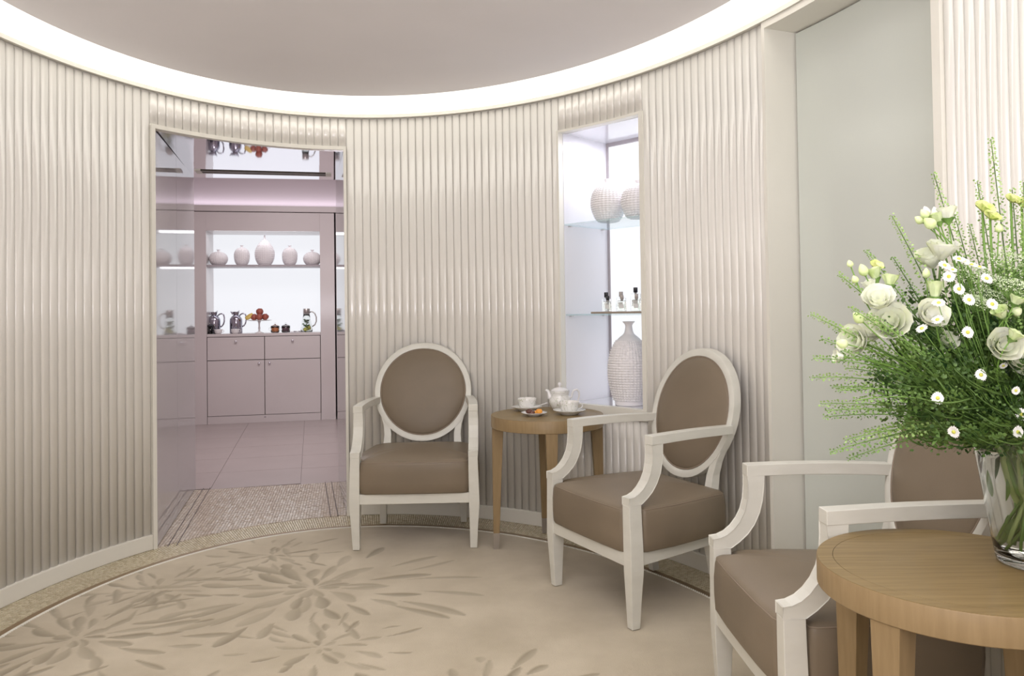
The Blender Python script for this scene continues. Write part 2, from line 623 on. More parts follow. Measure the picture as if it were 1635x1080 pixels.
def rug():
    import numpy as np
    step = 0.0062
    xs = np.arange(-2.05, 0.95, step)
    ys = np.arange(0.5, 4.35, step)
    X, Y = np.meshgrid(xs, ys)
    F = np.zeros_like(X)
    for fx, fy, a, r0, r1, w, curl, st_ in rug_petals():
        L = r1 - r0
        mx, my = fx + cos(a) * (r0 + r1) / 2, fy + sin(a) * (r0 + r1) / 2
        i0, i1 = np.searchsorted(xs, [mx - L, mx + L])
        j0, j1 = np.searchsorted(ys, [my - L, my + L])
        if i1 <= i0 or j1 <= j0:
            continue
        dx, dy = X[j0:j1, i0:i1] - fx, Y[j0:j1, i0:i1] - fy
        u = dx * cos(a) + dy * sin(a)
        v = -dx * sin(a) + dy * cos(a)
        q = (u - r0) / L
        v = v - curl * L * np.clip(q, 0, 1) ** 2 * 0.45
        prof = np.clip(np.sin(np.clip(q, 0, 1) ** 1.6 * pi), 0, 1) ** 0.6
        e = 1 - np.abs(v) / (w * prof + 1e-4)
        m = np.clip(e * 3.2, 0, 1) * (q > 0) * (q < 1) * (0.55 + 0.45 * np.clip((v / w) + 0.5, 0, 1)) * st_
        F[j0:j1, i0:i1] = np.maximum(F[j0:j1, i0:i1], m)
    # inside the oval only
    a_, b_ = AX * KR, AX * ER * KR
    U = ((X - CX) * cT + (Y - CY) * sT) / a_
    V = (-(X - CX) * sT + (Y - CY) * cT) / b_
    rr = np.sqrt(U * U + V * V)
    keep = rr <= 1.0
    idx = -np.ones(X.shape, int)
    # pull points just outside onto the edge so that the outline stays smooth
    band = (rr > 1.0) & (rr < 1.0 + step / 1.2)
    use = keep | band
    s = np.where(band, 1.0 / np.maximum(rr, 1e-6), 1.0)
    PX = CX + (X - CX) * s
    PY = CY + (Y - CY) * s
    idx[use] = np.arange(use.sum())
    Z = 0.006 - 0.0025 * F
    co = np.stack([PX[use], PY[use], Z[use]], 1)
    q = idx[:-1, :-1], idx[:-1, 1:], idx[1:, 1:], idx[1:, :-1]
    ok = (q[0] >= 0) & (q[1] >= 0) & (q[2] >= 0) & (q[3] >= 0)
    faces = np.stack([k[ok] for k in q], 1)
    me = bpy.data.meshes.new('rug')
    me.vertices.add(len(co))
    me.vertices.foreach_set('co', co.ravel())
    me.loops.add(len(faces) * 4)
    me.loops.foreach_set('vertex_index', faces.ravel())
    me.polygons.add(len(faces))
    me.polygons.foreach_set('loop_start', np.arange(0, len(faces) * 4, 4))
    me.polygons.foreach_set('loop_total', np.full(len(faces), 4))
    me.polygons.foreach_set('use_smooth', np.ones(len(faces), bool))
    at = me.attributes.new('motif', 'FLOAT', 'POINT')
    at.data.foreach_set('value', F[use].astype('f'))
    me.update()
    me.validate()
    return me


RUGM = mat('plush_rug', (0.5, 0.42, 0.3), 0.95, spec=0.1, sheen=0.25)
nt = RUGM.node_tree
bs = nt.nodes['Principled BSDF']
tc = N(RUGM, 'ShaderNodeTexCoord')
nz = N(RUGM, 'ShaderNodeTexNoise', Scale=3.2, Detail=4.0, Roughness=0.6)
nt.links.new(tc.outputs['Object'], nz.inputs['Vector'])
cr = N(RUGM, 'ShaderNodeValToRGB')
cr.color_ramp.elements[0].position = 0.3
cr.color_ramp.elements[0].color = (0.47, 0.40, 0.29, 1)
cr.color_ramp.elements[1].position = 0.72
cr.color_ramp.elements[1].color = (0.60, 0.52, 0.395, 1)
nt.links.new(nz.outputs['Fac'], cr.inputs[0])
at = N(RUGM, 'ShaderNodeAttribute', attribute_name='motif')
mx = N(RUGM, 'ShaderNodeMixRGB')
mx.inputs[2].default_value = (0.27, 0.225, 0.15, 1)
ml = N(RUGM, 'ShaderNodeMath', operation='MULTIPLY')
ml.inputs[1].default_value = 0.92
nt.links.new(at.outputs['Fac'], ml.inputs[0])
nt.links.new(ml.outputs[0], mx.inputs[0])
nt.links.new(cr.outputs[0], mx.inputs[1])
nt.links.new(mx.outputs[0], bs.inputs['Base Color'])
n3 = N(RUGM, 'ShaderNodeTexNoise', Scale=420.0, Detail=2.0)
nt.links.new(tc.outputs['Object'], n3.inputs['Vector'])
bp = N(RUGM, 'ShaderNodeBump', Strength=0.35, Distance=0.004)
nt.links.new(n3.outputs['Fac'], bp.inputs['Height'])
nt.links.new(bp.outputs[0], bs.inputs['Normal'])
me = rug()
me.materials.append(RUGM)
rug_o = link('rug', me)
tag(rug_o, 'oval beige plush rug with darker carved chrysanthemum flowers', 'rug')
# corded edge: fine twist of short cords in one ring
cd = MB()
n = 620
for i in range(n):
    t = 0.7 + (4.7 - 0.7) * i / n
    p = ell(t, KR - 0.0035, 0, 0.004)
    q = ell(t + 4.0 / n * 1.0, KR + 0.0025, 0, 0.004)
    cd.tube([p, (p + q) / 2 + Vector((0, 0, 0.003)), q], 0.0042, 5)
cd.build('edge_cord', ROPE, rug_o, kind='stuff')

# ------------------------------------------------------------------ passage to the pantry
PHI = -0.2057
KE = Vector((cos(PHI), -sin(PHI), 0))
KN = Vector((sin(PHI), cos(PHI), 0))
KM = Matrix(((KE.x, KN.x, 0, 0), (KE.y, KN.y, 0, 0), (0, 0, 1, 0), (0, 0, 0, 1)))     # (s, d, z) -> world


def KP(s, d, z=0.0):
    return KM @ Vector((s, d, z))


def px_s(x, y, d):
    """s along the pantry wall of a pixel at depth d"""
    a = ray(x, y)
    tt = d / (a.x * KN.x + a.y * KN.y)
    return (a.x * KE.x + a.y * KE.y) * tt, a.z * tt + EYE


JL0, JL1 = Vector((-1.7430, 3.793, 0)), Vector((-2.073, 5.060, 0))
JR0, JR1 = Vector((-0.9400, 4.350, 0)), Vector((-1.184, 5.235, 0))


def wall_panel(name, a, b, z0, z1, th, side, m, parent=None, **p):
    d = (b - a).normalized()
    n_ = Vector((-d.y, d.x, 0)) * side
    mb = MB()
    q = [a, b, b + n_ * th, a + n_ * th]
    mb.loft([[Vector((v.x, v.y, z0)) for v in q], [Vector((v.x, v.y, z1)) for v in q]], True, True, False)
    return mb.build(name, m, parent, **p)


lj = JL1 - JL0
wl = wall_panel('wall_passage_left', JL0 - lj * 0.0 + Vector((-0.02, 0.0, 0)), JL1 + Vector((-0.02, 0, 0)), 0, 2.045, 0.06, 1, PANTRY, kind='structure')
u0 = 0.47
for a, b in ((0.0, u0 - 0.0012), (u0 + 0.0012, 1.0)):
    wall_panel('glass_panel', JL0 + lj * a, JL0 + lj * b, 0.004, 2.036, 0.012, 1, PGLASS, wl)
wr = wall_panel('wall_passage_right', JR0 + Vector((0.02, 0, 0)), JR1 + Vector((0.02, 0, 0)), 0, 2.045, 0.06, -1, PANTRY, kind='structure')
wall_panel('glass_panel', JR0, JR1, 0.004, 2.036, 0.012, -1, PGLASS, wr)

# mirrored passage ceiling, very slightly lower at its far edge
mc = MB()
c, d = JR1 + Vector((0.05, 0, 0)), JL1 + Vector((-0.05, 0, 0))
front = [ell(tt_, 1, 0.012) for tt_ in trange(D1 + 0.012, D0 - 0.012, 0.04)]
zf, zn = 2.033, 2.044
def mz(p):
    return zn + (zf - zn) * max(0.0, (p.y - 3.9) / 1.2)


nf = len(front)
vs_, fs_ = [], []
for i, p in enumerate(front):
    e = d.lerp(c, i / (nf - 1))
    vs_ += [(p.x, p.y, mz(p)), (e.x, e.y, zf), (p.x, p.y, 2.053), (e.x, e.y, 2.053)]
for i in range(nf - 1):
    a_, b_ = i * 4, i * 4 + 4
    fs_ += [(a_, b_, b_ + 1, a_ + 1), (a_ + 2, a_ + 3, b_ + 3, b_ + 2), (a_, a_ + 2, b_ + 2, b_), (a_ + 1, b_ + 1, b_ + 3, a_ + 3)]
mc.add(vs_, fs_, False)
mc.build('ceiling_passage', MIRROR, kind='structure')
# slim air grille let into the mirror: frame ends and slats
gr = empty('ceiling_grille', (0, 0, 0), label='long slim metal air grille in the mirrored passage ceiling', cat='grille')
ga, gb = at_z(322, 274, 2.034), at_z(520, 279, 2.034)
gd = (gb - ga).normalized()
gn = Vector((-gd.y, gd.x, 0))
GM = Matrix(((gd.x, gn.x, 0, ga.x), (gd.y, gn.y, 0, ga.y), (0, 0, 1, 2.0335), (0, 0, 0, 1)))
gl = (gb - ga).length
for x0, x1 in ((-0.035, 0.0), (gl, gl + 0.035)):
    MB().box((x0, -0.055, -0.004), (x1, 0.055, 0.006), GM).build('end_cap', TRIM, gr)
for i, yy in enumerate((-0.05, -0.02, 0.01, 0.04)):
    MB().box((0, yy, -0.003), (gl, yy + 0.012, 0.006), GM).build('slat', GREYMET if i % 2 else DARK, gr)

# mosaic floor of the passage: ripply rows between two pairs of border lines
FLP = Vector((0, 0, -0.004))
cells = []
w0 = 0.0125
dN = KN
s_min, s_max = -1.02, 0.35
d = 3.95
while d < 5.335:
    s = s_min - 0.1
    while s < s_max:
        p = KP(s, d)
        # inside the passage and outside the oval border
        U = ((p.x - CX) * cT + (p.y - CY) * sT) / AX
        V = (-(p.x - CX) * sT + (p.y - CY) * cT) / (AX * ER)
        lft = (p - JL0).cross(lj).z
        rgt = (p - JR0).cross(JR1 - JR0).z
        if sqrt(U * U + V * V) > 0.997 and lft > -0.022 and rgt < 0.012:
            l = 0.0145
            jit = rnd.uniform(-0.0015, 0.0015)
            cells.append([KP(s, d + jit, -0.004), KP(s + l, d + jit, -0.004), KP(s + l, d + w0 * 0.86 + jit, -0.004), KP(s, d + w0 * 0.86 + jit, -0.004)])
        s += 0.0155
    d += w0
pf = MB()
q = [JL0 + Vector((-0.02, -0.1, 0)), JR0 + Vector((0.03, -0.1, 0)), JR1 + Vector((0.03, 0.0, 0)), JL1 + Vector((-0.02, 0, 0))]
pf.loft([[Vector((v.x, v.y, -0.05)) for v in q], [Vector((v.x, v.y, -0.0055)) for v in q]], True, True, False)
pf_o = pf.build('floor_passage', MOSGROUT, kind='structure')
tiles('mosaic_tile', cells, PMOSAIC, pf_o, 0.035, seed=5)
ln = MB()
for a, b, side in ((JL0, JL1, 1), (JR0, JR1, -1)):
    dd = (b - a).normalized()
    nn = Vector((dd.y, -dd.x, 0)) * side
    for off in (0.045, 0.085):
        p0, p1 = a + nn * off, b + nn * off
        q = [p0, p1, p1 + nn * 0.005, p0 + nn * 0.005]
        ln.loft([[Vector((v.x, v.y, -0.004)) for v in q], [Vector((v.x, v.y, 0.0012)) for v in q]], True, True, False)
ln.build('border_strip', GROUT, pf_o)

# ------------------------------------------------------------------ pantry room
kf = MB()
kf.box((-2.7, 5.34, -0.05), (1.3, 9.3, -0.0045), KM)
kf_o = kf.build('floor_pantry', GROUT, kind='structure')
rot = Matrix.Rotation(0.048, 4, 'Z')
tile_me = {}
for i in range(-4, 5):
    for j in range(0, 7):
        s0, d0 = -0.335 + i * 0.565, 5.345 + j * 0.545
        sh = -0.048 * (d0 + 0.27 - 5.345)
        nm = 'floor_tile'
        if nm not in tile_me:
            mb = MB().box((-0.281, -0.271, -0.004), (0.281, 0.271, 0.0), bev=0.0)
            o = mb.build(nm, TILE, kf_o)
            tile_me[nm] = o.data
        else:
            o = link(nm, tile_me[nm], kf_o)
        p = KP(s0 + 0.2825 + sh, d0 + 0.2725)
        o.location = p
        o.rotation_euler = (0, 0, -PHI + 0.048)

DF = 8.5207                     # cabinet front plane
BAYS, BAYE = -1.5857, -0.151
NIS, NIE = -1.461, -0.316
CT = 0.935
kw = MB()
kw.box((-2.7, 9.25, 0), (1.3, 9.3, 2.95), KM)
kw.build('wall_pantry_back', PANTRYW, kind='structure')
kw = MB()
kw.box((-2.75, 5.3, 0), (-2.7, 9.3, 2.95), KM)
kw.build('wall_pantry_left', PANTRYW, kind='structure')
kw = MB()
kw.box((1.3, 5.3, 0), (1.35, 9.3, 2.95), KM)
kw.build('wall_pantry_right', PANTRYW, kind='structure')
kw = MB()
kw.box((-2.75, 5.3, 0), (-1.06, 5.36, 2.95), KM)
kw.box((-0.06, 5.3, 0), (1.35, 5.36, 2.95), KM)
kw.box((-1.06, 5.345, 2.036), (-0.06, 5.36, 2.95), KM)
kw.build('wall_pantry_front', PANTRYW, kind='structure')
kw = MB()
kw.box((-2.75, 5.3, 2.9), (1.35, 9.3, 2.95), KM)
kw.build('ceiling_pantry', CEIL, kind='structure')
kw = MB()
kw.box((-2.7, 8.62, 2.28), (1.3, 8.66, 2.9), KM)
kw.build('wall_pantry_upper', PANTRYW, kind='structure')
kw = MB()
kw.box((-2.7, DF, 2.218), (1.3, 8.66, 2.28), KM, bev=0.002)
kw.build('trim_6', PANTRY, kind='structure')

# built-in unit around the lit niche
un = empty('pantry_unit', KP(BAYS, DF), -PHI, 'tall taupe panelled built-in surround framing the lit pantry niche', 'cabinet')
W_ = BAYE - BAYS
a0, a1 = NIS - BAYS, NIE - BAYS


def ub(name, lo, hi, m=PANTRY, par=None, bev=0.0015, **k):
    return MB().box(lo, hi, bev=bev).build(name, m, par or un, **k)


ub('side_panel', (0, 0, 0), (a0 - 0.002, 0.72, 2.21))
ub('side_panel', (a1 + 0.002, 0, 0), (W_ - 0.012, 0.72, 2.21))
ub('top_panel', (a0 - 0.002, 0, 2.013), (a1 + 0.002, 0.72, 2.21))
ub('backing', (a0 - 0.002, 0.5, 0.0), (a1 + 0.002, 0.6, 2.013), m=DARK)
# neighbouring flush panels left and right
for nm, s0, s1, lab in (('tall_cupboard', BAYS - 1.05, BAYS - 0.004, 'plain taupe cupboard panel left of the lit pantry niche'),
                        ('tall_cupboard', BAYE + 0.004, 1.28, 'plain taupe cupboard panel right of the lit pantry niche')):
    o = empty(nm, KP(s0, DF), -PHI, lab, 'cupboard')
    MB().box((0, 0.002, 0.075), (s1 - s0, 0.6, 2.21), bev=0.002).build('door', PANTRY, o)
    MB().box((0, 0.012, 0.0), (s1 - s0, 0.6, 0.07)).build('plinth', PANTRY, o)
# base cabinet
bc = empty('base_cabinet', KP(NIS, DF), -PHI, 'low taupe pantry cabinet with two drawers over two doors', 'cabinet')
BW = NIE - NIS
MB().box((0.002, 0.02, 0.0), (BW - 0.002, 0.44, CT - 0.032)).build('body', DARK, bc)
MB().box((0.002, 0.0, 0.0), (BW - 0.002, 0.02, 0.078), bev=0.001).build('plinth', PANTRY, bc)
gp = 0.0035
hx = BW / 2
for i in range(2):
    x0, x1 = (0.004, hx - gp) if i == 0 else (hx + gp, BW - 0.004)
    dw = MB().box((x0, 0, 0.662), (x1, 0.022, CT - 0.036), bev=0.0015).build('drawer', PANTRY, bc)
    do = MB().box((x0, 0, 0.083), (x1, 0.022, 0.655), bev=0.0015).build('door', PANTRY, bc)
    kx = (x0 + x1) / 2 + (0.0 if i == 0 else 0.0)
    for par, cx_, cz_ in ((dw, kx, 0.852), (do, hx + (-0.055 if i == 0 else 0.05), 0.622)):
        mk = MB()
        mk.lathe([(0.0, -0.022), (0.008, -0.022), (0.0125, -0.018), (0.0125, -0.010), (0.006, -0.006), (0.006, 0.0), (0.0, 0.0)], 16,
                 Matrix.Translation((cx_, 0, cz_)) @ Matrix.Rotation(-pi / 2, 4, 'X'))
        mk.build('knob', CHROME, par)
lk = MB().lathe([(0, -0.003), (0.009, -0.003), (0.009, 0), (0, 0)], 12, Matrix.Translation((hx, 0, 0.058)) @ Matrix.Rotation(-pi / 2, 4, 'X'))
lk.build('lock', GREYMET, bc)
ctp = MB().box((0, 0, 0), (BW, 0.44, 0.03), bev=0.0015).build('worktop', PANTRY)
ctp.location = KP(NIS, DF, CT - 0.03)
ctp.rotation_euler = (0, 0, -PHI)
tag(ctp, 'taupe worktop on the low pantry cabinet holding jugs and fruit', 'worktop')
gp_ = MB().box((0.0, 0, 0), (BW, 0.02, 2.013 - CT)).build('light_panel', GLOWP)
gp_.location = KP(NIS, 8.95, CT)
gp_.rotation_euler = (0, 0, -PHI)
tag(gp_, 'large glowing white backlit panel behind the pantry worktop', 'light panel')
sh = MB().box((0.0, 0, 0), (BW, 0.30, 0.02), bev=0.002).build('shelf', GREYMET)
sh.location = KP(NIS, 8.56, 1.64)
sh.rotation_euler = (0, 0, -PHI)
tag(sh, 'slim grey shelf across the glowing pantry panel carrying five white vases', 'shelf')
lt = bpy.data.lights.new('pantry_ledge_light', 'AREA')
lt.shape = 'RECTANGLE'
lt.size, lt.size_y, lt.energy, lt.color = 2.6, 0.04, 1.3, (0.95, 0.88, 1.0)
lo_ = bpy.data.objects.new('pantry_ledge_light', lt)
lo_.location = KP(-0.9, 8.57, 2.3)
lo_.rotation_euler = (R(160), 0, -PHI)
COL.objects.link(lo_)
area('pantry_vase_fill', tuple(KP((NIS + NIE) / 2, 8.60, 2.0)), 1.0, 0.8, (0.96, 0.95, 1.0), (R(-14), 0, -PHI), sy=0.08)  # added fill that brightens the vases in front of the glowing panel
area('pantry_counter_fill', tuple(KP((NIS + NIE) / 2, 8.66, 1.63)), 1.0, 0.8, (0.96, 0.95, 1.0), (R(-10), 0, -PHI), sy=0.08)  # added fill under the shelf that brightens the worktop items

# ------------------------------------------------------------------ display niche
NL0, NR0 = ell(N1), ell(N0)
NE = (NR0 - NL0).normalized()
NN = Vector((-NE.y, NE.x, 0))
if NN.y < 0:
    NN = -NN
NW = (NR0 - NL0).length
NM = Matrix(((NE.x, NN.x, 0, NL0.x), (NE.y, NN.y, 0, NL0.y), (0, 0, 1, 0), (0, 0, 0, 1)))
ND = 0.38


def NPt(x, y, z=0.0):
    return NM @ Vector((x, y, z))


NF = 0.640
MB().box((-0.03, 0.02, NF - 0.03), (0.0, ND + 0.06, NZ1 + 0.03), NM).build('wall_niche_left', NICHEW, kind='structure')
MB().box((NW, 0.02, NF - 0.03), (NW + 0.03, ND + 0.06, NZ1 + 0.03), NM).build('wall_niche_right', NICHEW, kind='structure')
MB().box((0, 0.035, NF - 0.03), (NW, ND + 0.06, NF), NM).build('floor_niche', NICHEW, kind='structure')
MB().box((0, 0.035, NZ1), (NW, ND + 0.06, NZ1 + 0.03), NM).build('ceiling_niche', NICHEW, kind='structure')
MB().box((0, ND + 0.03, NF), (NW, ND + 0.06, NZ1), NM).build('wall_niche_back', NICHEW, kind='structure')
lpn = MB().box((0.016, ND, NF + 0.012), (NW - 0.016, ND + 0.02, NZ1 - 0.022), NM)
lp_o = lpn.build('light_panel', GLOWN)
tag(lp_o, 'tall glowing backlit panel at the back of the display niche', 'light panel')
for lo, hi in (((0.0, ND - 0.004, NF), (0.015, ND + 0.02, NZ1)), ((NW - 0.015, ND - 0.004, NF), (NW, ND + 0.02, NZ1)),
               ((0.015, ND - 0.004, NZ1 - 0.02), (NW - 0.015, ND + 0.02, NZ1)), ((0.015, ND - 0.004, NF), (NW - 0.015, ND + 0.02, NF + 0.01))):
    MB().box(lo, hi, NM).build('frame', GREYMET, lp_o)
gs = MB().box((0.002, 0.028, NF + 0.0), (NW - 0.002, ND - 0.006, NF + 0.01), NM).build('bottom_glass_sheet', SHEETM)
MB().box((0.002, 0.0265, NF + 0.0), (NW - 0.002, 0.0278, NF + 0.01), NM).build('glass_edge', SHEETE, gs)
tag(gs, 'thick greenish glass sheet on the bottom of the display niche', 'glass sheet')
SZ1, SZ2 = 1.564, 1.098
for z, lab in ((SZ1, 'upper glass shelf in the niche holding two white round vases'), (SZ2, 'lower glass shelf in the niche under the perfume bottles')):
    s_ = MB().box((0.002, 0.022, z), (NW - 0.002, ND - 0.01, z + 0.008), NM).build('glass_shelf', SHELFG)
    tag(s_, lab, 'shelf')
    for x in (0.01, NW - 0.01):
        for y in (0.05, ND - 0.06):
            MB().box((x - 0.008, y, z - 0.005), (x + 0.008, y + 0.014, z - 0.0005), NM).build('shelf_pin', STEEL, s_)
tr = MB().box((0.165, 0.024, SZ2 + 0.0085), (NW - 0.012, 0.25, SZ2 + 0.0185), NM, bev=0.002).build('bottle_tray', TRAYM)
tag(tr, 'flat taupe board under the perfume bottles in the niche', 'tray')
area('niche_light', tuple(NPt(NW * 0.5, ND * 0.45, NZ1 - 0.01)), 0.25, 2.2, (0.93, 0.92, 1.0))

# ------------------------------------------------------------------ armchairs
HW = 0.2925


def extrude_x(poly, x0, x1):
    """poly = list of (y, z); solid between x0 and x1"""
    return [[Vector((x0, y, z)) for y, z in poly], [Vector((x1, y, z)) for y, z in poly]]


def oval(u, rx, rz, cx=0.0, cz=0.0):
    """egg-like outline in the back plane: a touch narrower below"""
    x, z = cos(u), sin(u)
    x = math.copysign(abs(x) ** 0.96, x)
    k = 1.0 - 0.055 * max(0.0, -z) ** 1.5 + 0.0 * z
    return cx + rx * x * k, cz + rz * z


def make_armchair(label):
    root = empty('armchair', (0, 0, 0), 0, label, 'armchair', 'white oval-backed armchairs in taupe leather')
    # rake of the back: y as a function of z
    zb, zt = 0.432, 0.950
    yb, yt = 0.475, 0.610

    def by(z, off=0.0):
        return yb + (yt - yb) * (z - zb) / (zt - zb) + off
    # front legs up to the elbow
    for sx in (-1, 1):
        mb = MB()
        xo = HW * sx
        secs = []
        for z, wo, w, d0_, d1_ in ((0.0, -0.009, 0.032, 0.010, 0.044), (0.10, -0.004, 0.038, 0.005, 0.049), (0.205, 0.004, 0.048, 0.0, 0.055), (0.27, 0.003, 0.047, 0.0, 0.055),
                                   (0.36, 0.0, 0.045, 0.0, 0.053), (0.432, -0.002, 0.043, 0.0, 0.052)):
            xa, xb = xo + sx * wo, xo + sx * (wo - w)
            lo, hi = min(xa, xb), max(xa, xb)
            secs.append([Vector((lo, d0_, z)), Vector((hi, d0_, z)), Vector((hi, d1_, z)), Vector((lo, d1_, z))])
        mb.loft(secs, True, True, False)
        bevel_mod(mb.build('leg', WHITEWOOD, root), 0.002)
        # scroll from the elbow up to the arm
        fr = [(0.0, 0.432), (0.0, 0.458), (0.020, 0.4605), (0.042, 0.470), (0.062, 0.486), (0.080, 0.508), (0.094, 0.535), (0.102, 0.565), (0.105, 0.60), (0.105, 0.634)]
        bk = [(0.152, 0.634), (0.151, 0.60), (0.147, 0.565), (0.138, 0.53), (0.122, 0.497), (0.102, 0.470), (0.078, 0.449), (0.053, 0.432)]
        xa, xb = xo - sx * 0.002, xo - sx * 0.045
        poly = fr + bk
        ra, rb = extrude_x(poly, min(xa, xb), max(xa, xb))
        sc = MB()
        nfr, nbk = len(fr), len(bk)
        vs = ra + rb
        n = len(poly)
        fs = [(j, j + n, (j + 1) % n + n, (j + 1) % n) for j in range(n)]
        sc.add(vs, fs, False)
        # side faces as strips so that they stay flat quads
        b0 = 0
        k = len(fr)
        side = []
        frp = list(range(1, nfr))
        bkp = [n - 1 - i for i in range(nbk)]
        # pair them up
        pairs = [(0, n - 1), (1, n - 1), (2, n - 1), (3, n - 2), (4, n - 3), (5, n - 4), (6, n - 5), (7, n - 6), (8, n - 7), (9, n - 8)]
        for (p, q), (p2, q2) in zip(pairs[:-1], pairs[1:]):
            f = [p, p2, q2, q] if q != q2 else [p, p2, q]
            side.append(tuple(reversed(f)))
            side.append(tuple(i + n for i in f))
        b0 = len(sc.v) - len(vs)
        sc.f += [tuple(b0 + i for i in f) for f in side]
        sc.sm += [False] * len(side)
        bevel_mod(sc.build('arm_scroll', WHITEWOOD, root), 0.0018)
        # arm
        rings = []
        for i in range(9):
            q = i / 8
            y = 0.103 + (0.520 - 0.103) * q
            xc = xo - sx * (0.0225 + 0.030 * q ** 1.6)
            zt_ = 0.6655 + 0.004 * sin(pi * q)
            w = 0.0225 - 0.003 * q
            rings.append([Vector((xc - w, y, zt_ - 0.033)), Vector((xc + w, y, zt_ - 0.033)), Vector((xc + w, y, zt_)), Vector((xc - w, y, zt_))])
        ar = MB().loft(rings, True, True, False)
        bevel_mod(ar.build('armrest', WHITEWOOD, root), 0.002)
        # rear leg rising as the stile into the oval
        secs = []
        for x, y, z, w, d in ((0.206, 0.482, 0.0, 0.030, 0.034), (0.204, 0.464, 0.12, 0.036, 0.040), (0.200, 0.450, 0.22, 0.042, 0.046), (0.193, 0.452, 0.30, 0.042, 0.046),
                              (0.182, 0.470, 0.40, 0.040, 0.042), (0.178, 0.487, 0.47, 0.036, 0.038), (0.185, 0.500, 0.52, 0.033, 0.034), (0.202, 0.513, 0.57, 0.030, 0.03),
                              (0.220, 0.527, 0.62, 0.026, 0.028), (0.230, 0.535, 0.65, 0.018, 0.026)):
            x *= sx
            secs.append([Vector((x - w / 2, y - d / 2, z)), Vector((x + w / 2, y - d / 2, z)), Vector((x + w / 2, y + d / 2, z)), Vector((x - w / 2, y + d / 2, z))])
        bevel_mod(MB().loft(secs, True, True, False).build('leg', WHITEWOOD, root), 0.002)
        # side rail
        secs = []
        for y, x in ((0.05, HW - 0.022), (0.45, 0.205)):
            secs.append([Vector((sx * x - 0.013, y, 0.216)), Vector((sx * x + 0.013, y, 0.216)), Vector((sx * x + 0.013, y, 0.262)), Vector((sx * x - 0.013, y, 0.262))])
        MB().loft(secs, True, True, False).build('side_rail', WHITEWOOD, root)
    MB().box((-HW + 0.04, 0.006, 0.214), (HW - 0.04, 0.034, 0.262), bev=0.0015).build('front_rail', WHITEWOOD, root)
    MB().box((-0.19, 0.438, 0.216), (0.19, 0.462, 0.262)).build('rear_rail', WHITEWOOD, root)

    # seat: boxy cushion that fills between the front legs and flares behind them
    half = [(0.0, -0.010), (0.12, -0.009), (0.225, -0.004), (0.2455, 0.004), (0.2465, 0.045), (0.252, 0.058), (0.286, 0.061), (0.2925, 0.075), (0.290, 0.20), (0.268, 0.36),
            (0.252, 0.470), (0.237, 0.490), (0.12, 0.495), (0.0, 0.495)]
    out = [Vector((x, y, 0)) for x, y in half] + [Vector((-x, y, 0)) for x, y in reversed(half[1:-1])]

    def ringz(k, z, infl=0.0):
        c = Vector((0, 0.245, 0))
        r = []
        for p in out:
            d = p - c
            d = Vector((d.x * k + infl * (1 if d.x > 0 else -1 if d.x < 0 else 0), d.y * k, 0))
            r.append(c + d + Vector((0, 0, z)))
        return r
    seat = MB()
    R_ = [ringz(0.985, 0.262), ringz(1.0, 0.268), ringz(1.008, 0.31, 0.002), ringz(1.008, 0.36, 0.002), ringz(0.998, 0.398), ringz(0.986, 0.4085), ringz(0.968, 0.4145), ringz(0.93, 0.4195),
          ringz(0.8, 0.430), ringz(0.6, 0.440), ringz(0.35, 0.4455), ringz(0.1, 0.447)]
    seat.loft(R_, True, True, True)
    seat_o = seat.build('seat', LEATHER, root)
    tp = MB()
    rr = ringz(0.985, 0.4095)
    tp.tube(rr + [rr[0]], 0.0016, 5, False)
    tp.build('piping', PIPING, seat_o)

    # oval back: frame ring + padded front and plain back
    n = 56
    pc = (0.7)
    rx_o, rz_o = 0.2525, (zt - zb) / 2
    cz_o = (zt + zb) / 2
    rx_i, rz_i = 0.2215, 0.2265
    rings = []
    prof = [(1.0, -0.009), (0.93, -0.0165), (0.5, -0.019), (0.08, -0.0165), (0.0, -0.010), (0.0, 0.018), (1.0, 0.018)]
    for i in range(n):
        u = 2 * pi * i / n
        xo_, zo_ = oval(u, rx_o, rz_o, 0, cz_o)
        xi_, zi_ = oval(u, rx_i, rz_i, 0, cz_o)
        ring_ = []
        for k, yy in prof:
            x = xi_ + (xo_ - xi_) * k
            z = zi_ + (zo_ - zi_) * k
            ring_.append(Vector((x, by(z, yy), z)))
        rings.append(ring_)
    fm = MB()
    m_ = len(prof)
    vs = [p for r in rings for p in r]
    fs = [(i * m_ + j, ((i + 1) % n) * m_ + j, ((i + 1) % n) * m_ + (j + 1) % m_, i * m_ + (j + 1) % m_) for i in range(n) for j in range(m_)]
    fm.add(vs, fs, True)
    fo = fm.build('back_frame', WHITEWOOD, root)
    mo = fo.modifiers.new('split', 'EDGE_SPLIT')
    mo.split_angle = R(50)
    for nm, sgn, bulge in (('back_cushion', -1, 0.022), ('rear_panel', 1, 0.010)):
        pad = MB()
        rings = []
        for k in (1.0, 0.985, 0.94, 0.8, 0.6, 0.35, 0.12):
            r = []
            off = (0.010 if sgn < 0 else 0.016) + bulge * (1 - k ** 3.2) ** 0.55
            for i in range(n):
                u = 2 * pi * i / n
                x, z = oval(u, rx_i * k * 0.998, rz_i * k * 0.998, 0, cz_o)
                r.append(Vector((x, by(z, sgn * off), z)))
            rings.append(r)
        pad.loft(rings, True, True, True)
        if sgn > 0:
            pad.f = [tuple(reversed(f)) for f in pad.f]
        po = pad.build(nm, LEATHER, root)
